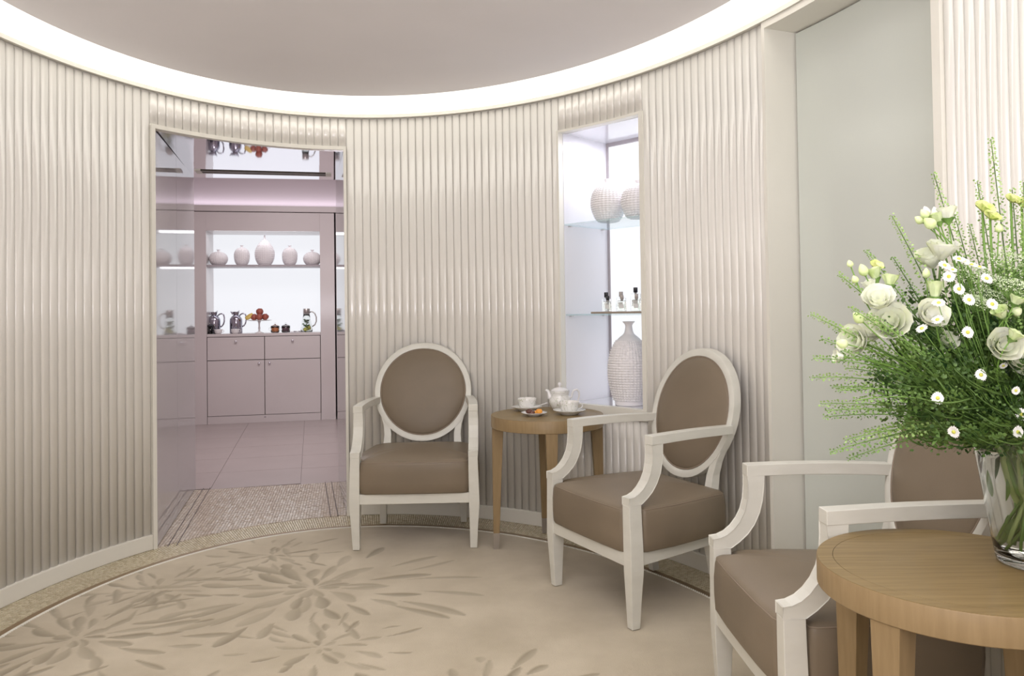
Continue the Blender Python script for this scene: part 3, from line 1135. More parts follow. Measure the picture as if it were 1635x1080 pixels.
        if sgn < 0:
            pts = [Vector((oval(2 * pi * i / n, rx_i, rz_i, 0, cz_o)[0], 0, oval(2 * pi * i / n, rx_i, rz_i, 0, cz_o)[1])) for i in range(n + 1)]
            pts = [Vector((p.x * 0.992, by(p.z, -0.0135), cz_o + (p.z - cz_o) * 0.992)) for p in pts]
            MB().tube(pts, 0.003, 6, False).build('piping', PIPING, po)
    return root


ch1 = make_armchair('taupe leather armchair facing forward between the pantry doorway and the small oak tea table')
ch1.location = (-0.4735, 3.668, 0.0085)
ch1.rotation_euler = (0, 0, R(1.5))
ch1.scale = (1.035, 1, 1)
# chair 2
ch2 = copy_tree(ch1)
tag(ch2, 'taupe leather armchair seen half from the side, right of the oak tea table')
ch2.location = (0.2645, 2.941, 0.0085)
ch2.rotation_euler = (0, 0, R(-61.3))
ch2.scale = (0.95, 1.0, 1)
ch3 = copy_tree(ch1)
tag(ch3, 'nearest taupe leather armchair, partly hidden behind the oak table with the flowers')
ch3.location = (0.572, 1.981, 0.0085)
ch3.rotation_euler = (0, 0, R(-87.7))
ch3.scale = (0.945, 0.98, 1)


# ------------------------------------------------------------------ oak tables
def make_table(label, r, h, th, legr0, group='round oak side tables'):
    root = empty('side_table', (0, 0, 0), 0, label, 'table', group)
    tz = h
    prof = [(0, tz - 0.055), (r - 0.002, tz - 0.055), (r, tz - 0.053), (r, tz - 0.004), (r - 0.0015, tz - 0.0015)]
    ap = MB().lathe([(r - 0.03, tz - 0.02), (r - 0.03, tz - th), (r - 0.002, tz - th), (r, tz - th + 0.002), (r, tz - 0.003), (r - 0.0015, tz - 0.0005), (r - 0.03, tz - 0.0005)], 96)
    bo = ap.build('apron', OAKV, root)
    m = bo.modifiers.new('s', 'EDGE_SPLIT')
    m.split_angle = R(40)
    top = MB()
    top.lathe([(0, tz - 0.02), (r - 0.031, tz - 0.02), (r - 0.031, tz), (0, tz)], 96, smooth=False)
    top.build('table_top', OAK, root)
    bd = MB()
    bd.lathe([(r - 0.0302, tz - 0.02), (r - 0.0302, tz), (r - 0.0012, tz), (r - 0.0012, tz - 0.02)], 96, smooth=False)
    bd.build('border_band', OAK, root)
    for i in range(4):
        a = legr0 + i * pi / 2
        M_ = Matrix.Rotation(a, 4, 'Z')
        secs = []
        for z, wi in ((0.075, 0.030), (0.35, 0.042), (tz - th, 0.054), (tz - th + 0.012, 0.054)):
            xo = r - 0.004
            w = wi / 2
            secs.append([Vector((xo - wi, -w, z)), Vector((xo, -w, z)), Vector((xo, w, z)), Vector((xo - wi, w, z))])
        mb = MB().loft(secs, True, True, False, M_)
        lo = bevel_mod(mb.build('leg', OAKV, root), 0.0015)
        secs = []
        for z, wi in ((0.0, 0.026), (0.0755, 0.0302)):
            w = wi / 2
            secs.append([Vector((xo - wi, -w, z)), Vector((xo, -w, z)), Vector((xo, w, z)), Vector((xo - wi, w, z))])
        MB().loft(secs, True, True, False, M_).build('foot_sleeve', STEEL, lo)
    return root


T1 = Vector((0.158, 3.685, 0))
T1H = 0.630
tb1 = make_table('small round oak table holding the tea set beside the fluted wall', 0.2655, T1H, 0.056, R(2))
tb1.location = (T1.x, T1.y, 0.006)
T2 = Vector((0.8436, 1.4833, 0))
T2H = 0.620
tb2 = make_table('large round oak table in the near right corner under the glass vase of flowers', 0.2534, T2H, 0.052, R(33))
tb2.location = (T2.x, T2.y, 0.006)
T1H += 0.006
T2H += 0.0


# ------------------------------------------------------------------ tea things
def sprig_print():
    m = mat('sprig_printed_porcelain', (0.87, 0.86, 0.83), 0.2, coat=0.4)
    nt = m.node_tree
    b = nt.nodes['Principled BSDF']
    tc = N(m, 'ShaderNodeTexCoord')
    wv = N(m, 'ShaderNodeTexNoise', Scale=26.0, Detail=2.0)
    nt.links.new(tc.outputs['Object'], wv.inputs['Vector'])
    sub = N(m, 'ShaderNodeMath', operation='SUBTRACT')
    sub.inputs[1].default_value = 0.5
    nt.links.new(wv.outputs['Fac'], sub.inputs[0])
    ab = N(m, 'ShaderNodeMath', operation='ABSOLUTE')
    nt.links.new(sub.outputs[0], ab.inputs[0])
    lt_ = N(m, 'ShaderNodeMath', operation='LESS_THAN')
    lt_.inputs[1].default_value = 0.009
    nt.links.new(ab.outputs[0], lt_.inputs[0])
    vo = N(m, 'ShaderNodeTexVoronoi', Scale=130.0)
    nt.links.new(tc.outputs['Object'], vo.inputs['Vector'])
    l2 = N(m, 'ShaderNodeMath', operation='LESS_THAN')
    l2.inputs[1].default_value = 0.22
    nt.links.new(vo.outputs['Distance'], l2.inputs[0])
    w3 = N(m, 'ShaderNodeTexNoise', Scale=34.0)
    nt.links.new(tc.outputs['Object'], w3.inputs['Vector'])
    g3 = N(m, 'ShaderNodeMath', operation='GREATER_THAN')
    g3.inputs[1].default_value = 0.54
    nt.links.new(w3.outputs['Fac'], g3.inputs[0])
    mu = N(m, 'ShaderNodeMath', operation='MULTIPLY')
    nt.links.new(l2.outputs[0], mu.inputs[0])
    nt.links.new(g3.outputs[0], mu.inputs[1])
    a1 = N(m, 'ShaderNodeMixRGB')
    a1.inputs[1].default_value = (0.87, 0.86, 0.83, 1)
    a1.inputs[2].default_value = (0.55, 0.58, 0.45, 1)
    nt.links.new(lt_.outputs[0], a1.inputs[0])
    a2 = N(m, 'ShaderNodeMixRGB')
    a2.inputs[2].default_value = (0.50, 0.60, 0.42, 1)
    nt.links.new(mu.outputs[0], a2.inputs[0])
    nt.links.new(a1.outputs[0], a2.inputs[1])
    nt.links.new(a2.outputs[0], b.inputs['Base Color'])
    return m


PRINT = sprig_print()
TEA = mat('tea', (0.35, 0.13, 0.03), 0.1)
DATE = vary(mat('dried_date', (0.10, 0.025, 0.015), 0.3), (0.07, 0.02, 0.012), (0.15, 0.045, 0.025), 40, bump=0.3)
APRI = vary(mat('dried_apricot', (0.80, 0.30, 0.03), 0.35), (0.75, 0.24, 0.02), (0.9, 0.42, 0.06), 40, bump=0.3)


def handle_pts(x0, z0, x1, z1, out, n=14):
    """ear-shaped handle in the xz plane between two wall points"""
    pts = []
    for i in range(n + 1):
        a = pi * i / n
        q = (1 - cos(a)) / 2
        pts.append(Vector((x0 + (x1 - x0) * q + sin(a) ** 0.8 * out, 0, z0 + (z1 - z0) * q)))
    return pts


def teacup(loc, rz, label, sl):
    s = MB().lathe([(0, 0), (0.040, 0), (0.044, 0.004), (0.060, 0.012), (0.076, 0.021), (0.0768, 0.0225), (0.060, 0.0155), (0.040, 0.008), (0, 0.007)], 40)
    so = s.build('saucer', PRINT)
    so.location = loc
    tag(so, sl, 'saucer')
    r = empty('teacup', (loc[0], loc[1], loc[2] + 0.0078), rz, label, 'teacup')
    c = MB().lathe([(0, 0.0), (0.026, 0.0), (0.028, 0.004), (0.036, 0.010), (0.041, 0.022), (0.044, 0.038), (0.0475, 0.052), (0.0465, 0.0535), (0.0455, 0.052), (0.042, 0.038), (0.039, 0.022), (0.030, 0.009),
                    (0, 0.007)], 40)
    c.build('bowl', PRINT, r)
    MB().tube(handle_pts(0.0445, 0.044, 0.040, 0.016, 0.024), 0.0028, 8).build('handle', PORC, r)
    MB().lathe([(0, 0.040), (0.0415, 0.040)], 32).build('tea', TEA, r)
    return r


P1 = at_z(840, 655.5, T1H)
c1x, c1y = 0.067, 3.810
teacup((c1x, c1y, T1H), R(110), 'left teacup with sprig print on its saucer, farther from the teapot', 'printed saucer under the left teacup, with a spoon on it')
teacup((0.262, 3.655, T1H), R(15), 'right teacup with sprig print standing in front of the teapot', 'printed saucer under the right teacup, at the front of the table')
sp = empty('teaspoon', (c1x + 0.055, c1y - 0.03, T1H + 0.0285), R(12), 'small pale teaspoon resting on the left saucer', 'spoon')
MB().tube([(-0.03, 0, -0.008), (0.0, 0, -0.001), (0.035, 0, 0.0085), (0.045, 0, 0.011)], [0.0018, 0.0016, 0.002, 0.003], 8).build('handle', PORC, sp)
MB().lathe([(0, -0.003), (0.006, -0.0015), (0.009, 0.001), (0.0085, 0.0015), (0, -0.001)], 16, Matrix.Translation((-0.038, 0, -0.0085)) @ Matrix.Scale(1.4, 4, (1, 0, 0))).build('bowl', PORC, sp)

tp_ = empty('teapot', (0.229, 3.833, T1H), R(4), 'round white printed teapot with lid at the back of the oak tea table', 'teapot')
MB().lathe([(0, 0), (0.033, 0), (0.036, 0.004), (0.048, 0.018), (0.0535, 0.036), (0.053, 0.052), (0.047, 0.066), (0.044, 0.074), (0.0475, 0.086), (0.050, 0.092), (0.046, 0.093), (0, 0.093)], 48).build('body', PRINT, tp_)
ld = MB().lathe([(0.0, 0.112), (0.010, 0.111), (0.028, 0.107), (0.042, 0.099), (0.0475, 0.0935), (0.0, 0.0935)], 40).build('lid', PORC, tp_)
MB().lathe([(0, 0.111), (0.006, 0.112), (0.005, 0.117), (0.0085, 0.122), (0.009, 0.128), (0.006, 0.134), (0, 0.1355)], 20).build('knob', PORC, ld)
MB().tube([(-0.040, 0, 0.052), (-0.050, 0, 0.066), (-0.054, 0, 0.082), (-0.060, 0, 0.0935), (-0.070, 0, 0.099)], [0.016, 0.013, 0.009, 0.0075, 0.005], 12).build('spout', PORC, tp_)
MB().tube([(0.046, 0, 0.056), (0.058, 0, 0.060), (0.062, 0, 0.078), (0.070, 0, 0.094), (0.086, 0, 0.098), (0.096, 0, 0.086), (0.097, 0, 0.066), (0.090, 0, 0.042), (0.074, 0, 0.026), (0.052, 0, 0.026)],
          [0.004, 0.0042, 0.0044, 0.0048, 0.005, 0.0048, 0.0045, 0.0042, 0.004, 0.004], 10).build('handle', PORC, tp_)
dx, dy = 0.096, 3.622
dish = MB().lathe([(0, 0), (0.030, 0), (0.034, 0.004), (0.048, 0.010), (0.060, 0.0155), (0.0605, 0.017), (0.046, 0.0135), (0.030, 0.008), (0, 0.0075)], 40).build('sweet_dish', PORC)
dish.location = (dx, dy, T1H)
tag(dish, 'small white dish of dried fruit at the front of the oak tea table', 'dish')


def lump(rx, ry, rz, seed, seg=14):
    mb = MB()
    prof = []
    rings = []
    for i in range(1, 9):
        a = pi * i / 9
        rr = []
        for j in range(seg):
            b = 2 * pi * j / seg
            v = Vector((sin(a) * cos(b), sin(a) * sin(b), -cos(a)))
            k = 1 + 0.16 * noise.noise(v * 1.6 + Vector((seed, 0, 0)))
            rr.append(Vector((v.x * rx * k, v.y * ry * k, v.z * rz * k)))
        rings.append(rr)
    mb.loft(rings, True, True, True)
    return mb


for i, (ox, oy, rx, ry, rz, m_, lab) in enumerate(((-0.022, 0.004, 0.017, 0.012, 0.0115, DATE, 'dark red dried date at the left of the small white dish'),
                                                   (-0.010, -0.014, 0.014, 0.010, 0.009, DATE, 'smaller dark date at the front left of the small dish'),
                                                   (0.023, 0.004, 0.0165, 0.013, 0.0115, APRI, 'bright orange dried apricot at the right of the small dish'),
                                                   (0.007, 0.006, 0.012, 0.010, 0.007, APRI, 'flat orange dried apricot between the dates and the larger apricot'))):
    o = lump(rx, ry, rz, i * 3.1).build('dried_date' if m_ is DATE else 'dried_apricot', m_)
    o.location = (dx + ox, dy + oy, T1H + 0.0092 + rz * 0.92)
    tag(o, lab, 'dried fruit')


# ------------------------------------------------------------------ woven-relief white vases
def woven_vase(prof, cols, rows, relief, seg_per=4, row_per=4, lo=0.12, hi=0.9):
    """lathe with a raised square lattice; prof = list of (r, z) sampled smoothly"""
    import bisect
    L = [0]
    for a, b in zip(prof[:-1], prof[1:]):
        L.append(L[-1] + math.hypot(b[0] - a[0], b[1] - a[1]))
    T = L[-1]
    nr = rows * row_per
    seg = cols * seg_per
    rings = []
    for i in range(nr + 1):
        s = T * i / nr
        k = min(len(L) - 2, max(0, bisect.bisect_right(L, s) - 1))
        q = (s - L[k]) / max(1e-9, L[k + 1] - L[k])
        r = prof[k][0] + (prof[k + 1][0] - prof[k][0]) * q
        z = prof[k][1] + (prof[k + 1][1] - prof[k][1]) * q
        dr_, dz_ = prof[k + 1][0] - prof[k][0], prof[k + 1][1] - prof[k][1]
        l = math.hypot(dr_, dz_) or 1
        nr_, nz_ = dz_ / l, -dr_ / l
        f = i / nr
        on = 1.0 if lo < f < hi else 0.0
        ring_ = []
        for j in range(seg):
            gu = abs(sin(pi * (j + 0.5 * seg_per) / seg_per))
            gv = abs(sin(pi * i / row_per))
            h = relief * on * (max(gu, gv) ** 0.7 if False else (gu ** 0.6 * gv ** 0.6))
            a = 2 * pi * j / seg
            rr_ = max(0.0005, r + h * nr_)
            ring_.append(Vector((rr_ * cos(a), rr_ * sin(a), z + h * nz_)))
        rings.append(ring_)
    return MB().loft(rings, True, True, True)


def spline_prof(pts, n=60):
    """Catmull-Rom through (r, z) points"""
    out = []
    P_ = [pts[0]] + pts + [pts[-1]]
    m_ = len(pts) - 1
    for i in range(n + 1):
        u = m_ * i / n
        k = min(m_ - 1, int(u))
        t = u - k
        p0, p1, p2, p3 = P_[k], P_[k + 1], P_[k + 2], P_[k + 3]
        out.append(tuple(0.5 * ((2 * p1[c]) + (-p0[c] + p2[c]) * t + (2 * p0[c] - 5 * p1[c] + 4 * p2[c] - p3[c]) * t * t + (-p0[c] + 3 * p1[c] - 3 * p2[c] + p3[c]) * t ** 3) for c in (0, 1)))
    return [(max(0.001, r), z) for r, z in out]


def vase(name, loc, pts, cols, rows, relief, label, cat='vase', group=None, lo=0.12, hi=0.9, sp=4, rp=4):
    o = woven_vase(spline_prof(pts), cols, rows, relief, sp, rp, lo, hi).build(name, BISQUE)
    o.location = loc
    return tag(o, label, cat, group)


# niche vases
def onN(px, y, z):
    a = ray(px, 500)
    # solve for niche x at depth y
    best = None
    o = NPt(0, y)
    # o + NE*x = a*t
    det = NE.x * (-a.y) - (-a.x) * NE.y
    bx, by_ = -o.x, -o.y
    x = (bx * (-a.y) - (-a.x) * by_) / det
    return NPt(x, y, z)


v1 = onN(1003.5, 0.15, NF + 0.0102)
vase('woven_vase', v1, [(0.070, 0.0), (0.074, 0.004), (0.076, 0.022), (0.088, 0.06), (0.1025, 0.13), (0.103, 0.20), (0.088, 0.27), (0.058, 0.325), (0.026, 0.355), (0.018, 0.385), (0.019, 0.40), (0.030, 0.413), (0.031, 0.416)],
     40, 36, 0.0065, 'tall white woven-relief bottle vase standing on the glass bottom of the niche', lo=0.06, hi=0.74)
v2 = onN(974, 0.15, SZ1 + 0.0085)
vase('round_woven_vase', v2, [(0.040, 0.0), (0.046, 0.002), (0.066, 0.026), (0.083, 0.070), (0.086, 0.112), (0.074, 0.155), (0.046, 0.186), (0.020, 0.198), (0.0155, 0.206), (0.018, 0.222)],
     28, 24, 0.006, 'round white woven vase wholly visible on the upper niche shelf', lo=0.05, hi=0.80)
v3 = onN(1022, 0.14, SZ1 + 0.0085)
vase('round_woven_vase', v3, [(0.040, 0.0), (0.046, 0.002), (0.064, 0.024), (0.079, 0.064), (0.080, 0.10), (0.066, 0.138), (0.040, 0.162), (0.018, 0.172), (0.014, 0.178), (0.016, 0.190)],
     26, 20, 0.006, 'lower round woven vase half hidden by the niche edge on the upper shelf', lo=0.05, hi=0.80)

# perfume bottles: clear body, liquid, label, neck and cap
def bottle(px, dep, w, h, cap_h, capm, label, rear):
    p = onN(px, dep, SZ2 + 0.0192)
    r = empty('perfume_bottle', p, atan2(NE.y, NE.x) + R(28), label, 'bottle')
    b = MB().box((-w / 2, -0.013, 0), (w / 2, 0.013, h), bev=0.003).build('body', GLASS, r)
    MB().box((-w / 2 + 0.004, -0.009, 0.006), (w / 2 - 0.004, 0.009, h * 0.72)).build('perfume', WATER, b)
    MB().box((-w * 0.26, -0.0142, h * 0.28), (w * 0.26, -0.0132, h * 0.66)).build('label', LABELM, b)
    MB().lathe([(0, h - 0.001), (0.006, h - 0.001), (0.006, h + 0.008), (0, h + 0.008)], 14).build('neck', STEEL, r)
    cw = 0.0085 if not rear else 0.0105
    MB().lathe([(0, h + 0.006), (cw, h + 0.006), (cw, h + 0.006 + cap_h), (cw - 0.0008, h + 0.007 + cap_h), (0, h + 0.007 + cap_h)], 20).build('cap', capm, r)
    return r


bottle(968.3, 0.150, 0.042, 0.066, 0.025, BLACK, 'black-capped perfume bottle at the rear left of the niche board', True)
bottle(970.6, 0.075, 0.040, 0.050, 0.021, BLACK, 'small black-capped perfume bottle at the front left of the niche board', False)
bottle(992.0, 0.150, 0.048, 0.068, 0.024, TAUPECAP, 'grey-capped perfume bottle at the rear middle of the niche board', True)
bottle(993.4, 0.075, 0.044, 0.052, 0.020, TAUPECAP, 'small grey-capped perfume bottle at the front middle of the niche board', False)
bottle(1015.3, 0.140, 0.050, 0.086, 0.024, BLACK, 'tallest black-capped perfume bottle at the rear right of the niche board', True)
bottle(1016.6, 0.075, 0.042, 0.054, 0.022, TAUPECAP, 'small grey-capped perfume bottle at the front right of the niche board', False)

# ------------------------------------------------------------------ pantry shelf vases
SHZ = 1.6605
A_ = [(0.05, 0.0), (0.056, 0.003), (0.082, 0.030), (0.094, 0.066), (0.086, 0.100), (0.060, 0.128), (0.022, 0.142), (0.010, 0.150), (0.012, 0.158), (0.022, 0.166)]
B_ = [(0.045, 0.0), (0.050, 0.003), (0.070, 0.040), (0.078, 0.090), (0.074, 0.135), (0.054, 0.170), (0.022, 0.188), (0.010, 0.195), (0.011, 0.203), (0.020, 0.212)]
C_ = [(0.055, 0.0), (0.062, 0.003), (0.088, 0.050), (0.100, 0.105), (0.097, 0.155), (0.076, 0.205), (0.044, 0.245), (0.018, 0.275), (0.009, 0.295), (0.007, 0.322)]
for px, pr, lab in ((348.8, A_, 'leftmost squat white woven vase on the pantry shelf'), (386.2, B_, 'egg-shaped white woven vase left of the tall one on the pantry shelf'),
                    (422.7, C_, 'tallest teardrop white woven vase in the middle of the pantry shelf'), (462.7, B_, 'egg-shaped white woven vase right of the tall one on the pantry shelf'),
                    (500.4, A_, 'rightmost squat white woven vase on the pantry shelf')):
    s, _ = px_s(px, 410, 8.68)
    if px > 500:
        s = min(s, NIE - 0.085)
    vase('shelf_vase', KP(s, 8.68, SHZ), pr, 26, 18, 0.004, lab, group='white vases on the pantry shelf', lo=0.05, hi=0.84)

# ------------------------------------------------------------------ things on the pantry worktop
CZ = CT + 0.0005


def kp(px, d):
    s, _ = px_s(px, 528, d)
    return KP(s, d, CZ)


def jug(px, label):
    r = empty('vacuum_jug', kp(px, 8.70), -PHI, label, 'jug', 'chrome vacuum jugs on the pantry worktop')
    MB().lathe([(0, 0), (0.062, 0), (0.065, 0.004), (0.065, 0.135), (0.062, 0.155), (0.048, 0.178), (0.034, 0.190), (0.030, 0.194), (0, 0.194)], 32).build('body', DCHROME, r)
    MB().lathe([(0, 0.194), (0.028, 0.194), (0.028, 0.206), (0.036, 0.225), (0.038, 0.229), (0.0, 0.232)], 24).build('lid', DCHROME, r)
    MB().tube([(-0.028, 0, 0.205), (-0.040, 0, 0.220), (-0.055, 0, 0.232)], [0.014, 0.010, 0.004], 8).build('spout', DCHROME, r)
    MB().tube([(0.020, 0, 0.232), (0.032, 0, 0.236), (0.034, 0, 0.244)], [0.003, 0.003, 0.004], 6).build('lid_lever', DCHROME, r)
    MB().tube([(0.036, 0, 0.190), (0.058, 0, 0.208), (0.080, 0, 0.212), (0.096, 0, 0.200), (0.103, 0, 0.170), (0.102, 0, 0.130), (0.094, 0, 0.100), (0.078, 0, 0.078), (0.062, 0, 0.070)],
              [0.0075] * 9, 8).build('handle', DCHROME, r)
    return r


jug(342.0, 'chrome vacuum jug at the left end of the pantry worktop')
jug(377.0, 'chrome vacuum jug next to the cake stand with fruit')
PLUM = vary(mat('peach_skin', (0.28, 0.06, 0.045), 0.45), (0.20, 0.035, 0.035), (0.40, 0.11, 0.07), 9)
BAN = vary(mat('banana_skin', (0.72, 0.52, 0.12), 0.45), (0.62, 0.42, 0.08), (0.8, 0.62, 0.2), 14)
cs = empty('cake_stand', kp(414.0, 8.64), -PHI, 'white footed cake stand carrying fruit on the pantry worktop', 'cake stand')
MB().lathe([(0, 0), (0.045, 0), (0.047, 0.004), (0.030, 0.010), (0.012, 0.018), (0.009, 0.040), (0.013, 0.052), (0.009, 0.064), (0.009, 0.100), (0.014, 0.118), (0.020, 0.126), (0, 0.126)], 28).build('stem', PORC, cs)
MB().lathe([(0, 0.126), (0.060, 0.127), (0.110, 0.131), (0.133, 0.137), (0.134, 0.139), (0.110, 0.136), (0, 0.133)], 40).build('plate', PORC, cs)
cc = kp(414.0, 8.64)
for dx_, dy_, dz_, r_, lab in ((-0.050, -0.005, 0.0, 0.036, 'lower left red peach on the cake stand'), (0.005, -0.032, 0.0, 0.037, 'front red peach on the cake stand'),
                               (0.062, 0.0, 0.0, 0.036, 'lower right red peach on the cake stand'), (0.004, 0.030, 0.0, 0.036, 'rear red peach behind the others on the cake stand'),
                               (0.008, -0.004, 0.052, 0.039, 'topmost red peach of the pile on the cake stand')):
    o = lump(r_, r_, r_ * 0.97, dx_ * 9, 18).build('peach', PLUM)
    o.location = cc + KE * dx_ + KN * dy_ + Vector((0, 0, 0.135 + r_ * 0.97 + dz_ + 0.001))
    tag(o, lab, 'peach', 'red peaches on the cake stand')
bn = empty('banana_bunch', cc + KE * -0.108 + Vector((0, 0, 0.137)), -PHI, 'yellow banana bunch at the left edge of the cake stand', 'bananas')
for i in range(3):
    a = -0.35 + 0.35 * i
    pts = []
    for k in range(8):
        q = k / 7
        x = -0.028 + 0.075 * q - 0.02 * i * 0.2
        z = 0.014 + 0.05 * q ** 1.5 + 0.006 * i
        pts.append(Vector((x, -0.03 + 0.018 * i + 0.02 * q * (1 - i), z)))
    MB().tube(pts, [0.006, 0.014, 0.017, 0.018, 0.018, 0.016, 0.011, 0.004], 8).build('banana', BAN, bn)


def glass_pot(px, col, label):
    m_ = mat('infusion', col, 0.1)
    r = empty('glass_jar', kp(px, 8.66), -PHI, label, 'glass jar')
    MB().lathe([(0, 0), (0.040, 0), (0.044, 0.006), (0.046, 0.040), (0.045, 0.066), (0.043, 0.066), (0.044, 0.040), (0.042, 0.008), (0, 0.004)], 28).build('body', GLASS, r)
    MB().lathe([(0, 0.008), (0.038, 0.008), (0.040, 0.050), (0, 0.050)], 24).build('contents', m_, r)
    ld_ = MB().lathe([(0.047, 0.0665), (0.047, 0.070), (0.030, 0.080), (0.008, 0.085), (0.008, 0.092), (0, 0.093)], 24).build('lid', GLASS, r)
    MB().lathe([(0, 0.092), (0.009, 0.096), (0.009, 0.104), (0, 0.108)], 14).build('knob', GLASS, ld_)
    MB().tube(handle_pts(-0.045, 0.055, -0.044, 0.018, -0.020), 0.003, 6).build('handle', GLASS, r)


glass_pot(439.3, (0.75, 0.22, 0.05), 'lidded glass jar with orange contents right of the cake stand')
glass_pot(456.4, (0.12, 0.04, 0.07), 'lidded glass jar with dark berry contents right of the orange one')
MINT = mat('mint_leaf', (0.07, 0.20, 0.045), 0.45)
LEMON = mat('lemon', (0.72, 0.70, 0.10), 0.4)
ca = empty('carafe', kp(489.4, 8.68), -PHI, 'glass carafe of mint and lemon water with a steel lid', 'carafe')
MB().lathe([(0, 0), (0.060, 0), (0.064, 0.005), (0.063, 0.030), (0.052, 0.090), (0.040, 0.150), (0.034, 0.195), (0.0325, 0.195), (0.038, 0.150), (0.050, 0.090), (0.060, 0.030), (0.060, 0.008), (0, 0.006)], 32).build('body', GLASS, ca)
MB().lathe([(0, 0.196), (0.036, 0.196), (0.036, 0.252), (0.033, 0.255), (0, 0.255)], 24).build('lid', STEEL, ca)
MB().tube([(0.034, 0, 0.215), (0.060, 0, 0.222), (0.088, 0, 0.200), (0.103, 0, 0.160), (0.103, 0, 0.115), (0.088, 0, 0.078), (0.060, 0, 0.058)], 0.0065, 8).build('handle', STEEL, ca)
lf = MB()
for i in range(90):
    z = rnd.uniform(0.030, 0.135)
    rr_ = rnd.uniform(0, 0.052 - z * 0.16)
    a = rnd.uniform(0, 2 * pi)
    Mx = Matrix.Translation((rr_ * cos(a), rr_ * sin(a), z)) @ Matrix.Rotation(rnd.uniform(0, pi), 4, 'Z') @ Matrix.Rotation(rnd.uniform(-1.2, 1.2), 4, 'X')
    l = rnd.uniform(0.012, 0.020)
    lf.add([(-l, 0, 0), (0, -l * 0.55, 0.002), (l, 0, 0), (0, l * 0.55, 0.002)], [(0, 1, 2, 3)], False, Mx)
lf.build('mint_leaves', MINT, ca, kind='stuff')
for i in range(3):
    MB().lathe([(0, -0.003), (0.024, -0.003), (0.024, 0.003), (0, 0.003)], 18, Matrix.Translation((-0.012 + 0.022 * i, -0.02, 0.028 + 0.01 * i)) @ Matrix.Rotation(1.1, 4, 'X') @ Matrix.Rotation(0.5 * i, 4, 'Y')).build('lemon_slice', LEMON, ca)
tr2 = MB().box((-0.13, -0.06, 0), (0.10, 0.06, 0.005), bev=0.002).build('small_tray', CHROME)
tr2.location = kp(479.0, 8.60) + Vector((0, 0, 0))
tr2.rotation_euler = (0, 0, -PHI)
tag(tr2, 'flat shiny tray of small tongs and sachets in front of the carafe', 'tray')
tr2.location = kp(474.5, 8.59)
tr2.scale = (0.75, 0.7, 1)
ca.location = kp(489.6, 8.72)
for i, (dx_, dy_, a) in enumerate(((-0.07, -0.015, 0.3), (-0.035, 0.012, 1.2), (0.0, -0.01, 2.2), (0.03, 0.015, 0.7))):
    o = MB().box((-0.016, -0.010, 0), (0.016, 0.010, 0.011), bev=0.003).build('wrapped_sweet', GREYMET if i % 2 else PORC)
    o.location = kp(474.5, 8.59) + KE * dx_ * 0.75 + KN * dy_ + Vector((0, 0, 0.0056))
    o.rotation_euler = (0, 0, a)
    tag(o, ['pale', 'grey', 'pale', 'grey'][i] + ' wrapped sweet on the small shiny tray, ' + ['leftmost', 'second from left', 'third from left', 'rightmost'][i], 'sweet')
fp = empty('coffee_press', kp(334.8, 8.60), -PHI, 'small glass press with a black lid in front of the left jug', 'coffee press')
MB().lathe([(0, 0), (0.030, 0), (0.032, 0.004), (0.032, 0.075), (0.0305, 0.075), (0.0305, 0.006), (0, 0.005)], 24).build('body', GLASS, fp)
MB().lathe([(0, 0.076), (0.034, 0.076), (0.034, 0.093), (0, 0.098)], 24).build('lid', BLACK, fp)
MB().tube([(0, 0, 0.098), (0, 0, 0.115)], 0.003, 6).build('plunger', STEEL, fp)
MB().tube(handle_pts(0.032, 0.080, 0.032, 0.012, 0.020), 0.004, 6).build('handle', BLACK, fp)
for px, lab in ((348.5, 'white porcelain cup in front of the left vacuum jug'), (375.5, 'white porcelain cup in front of the jug beside the cake stand')):
    r = empty('coffee_cup', kp(px, 8.59), -PHI, lab, 'cup')
    MB().lathe([(0, 0), (0.026, 0), (0.036, 0.014), (0.041, 0.040), (0.043, 0.048), (0.041, 0.048), (0.038, 0.038), (0.033, 0.014), (0, 0.008)], 28).build('bowl', PORC, r)
    MB().tube(handle_pts(0.041, 0.040, 0.036, 0.014, 0.018), 0.0028, 6).build('handle', PORC, r)

# ------------------------------------------------------------------ flower vase on the near table
VC = Vector((1.0, 1.487, T2H + 0.0005 + 0.006))
RB, RT, VH = 0.073, 0.113, 0.262
gv = empty('glass_vase', VC, 0, 'flared clear glass vase of water and stems on the near oak table', 'vase')


def vr(z):
    return RB + (RT - RB) * (z / VH)


th = 0.0035
prof = [(0, 0.0), (RB - 0.006, 0.0), (RB - 0.001, 0.003), (RB, 0.008)] + [(vr(z), z) for z in (0.05, 0.1, 0.15, 0.2, 0.25)] + [(RT, VH - 0.002), (RT - 0.0015, VH), (RT - th, VH - 0.002)] + \
       [(vr(z) - th, z) for z in (0.25, 0.2, 0.15, 0.1, 0.05, 0.022)] + [(RB - 0.010, 0.016), (0, 0.015)]
MB().lathe(prof, 64).build('glass', GLASS, gv)
wz = 0.205
MB().lathe([(0, 0.0155), (RB - 0.0105, 0.0165), (vr(0.022) - th - 0.0004, 0.0225)] + [(vr(z) - th - 0.0004, z) for z in (0.05, 0.1, 0.15)] + [(vr(wz) - th - 0.0004, wz), (0, wz)], 64).build('water', WATER, gv)

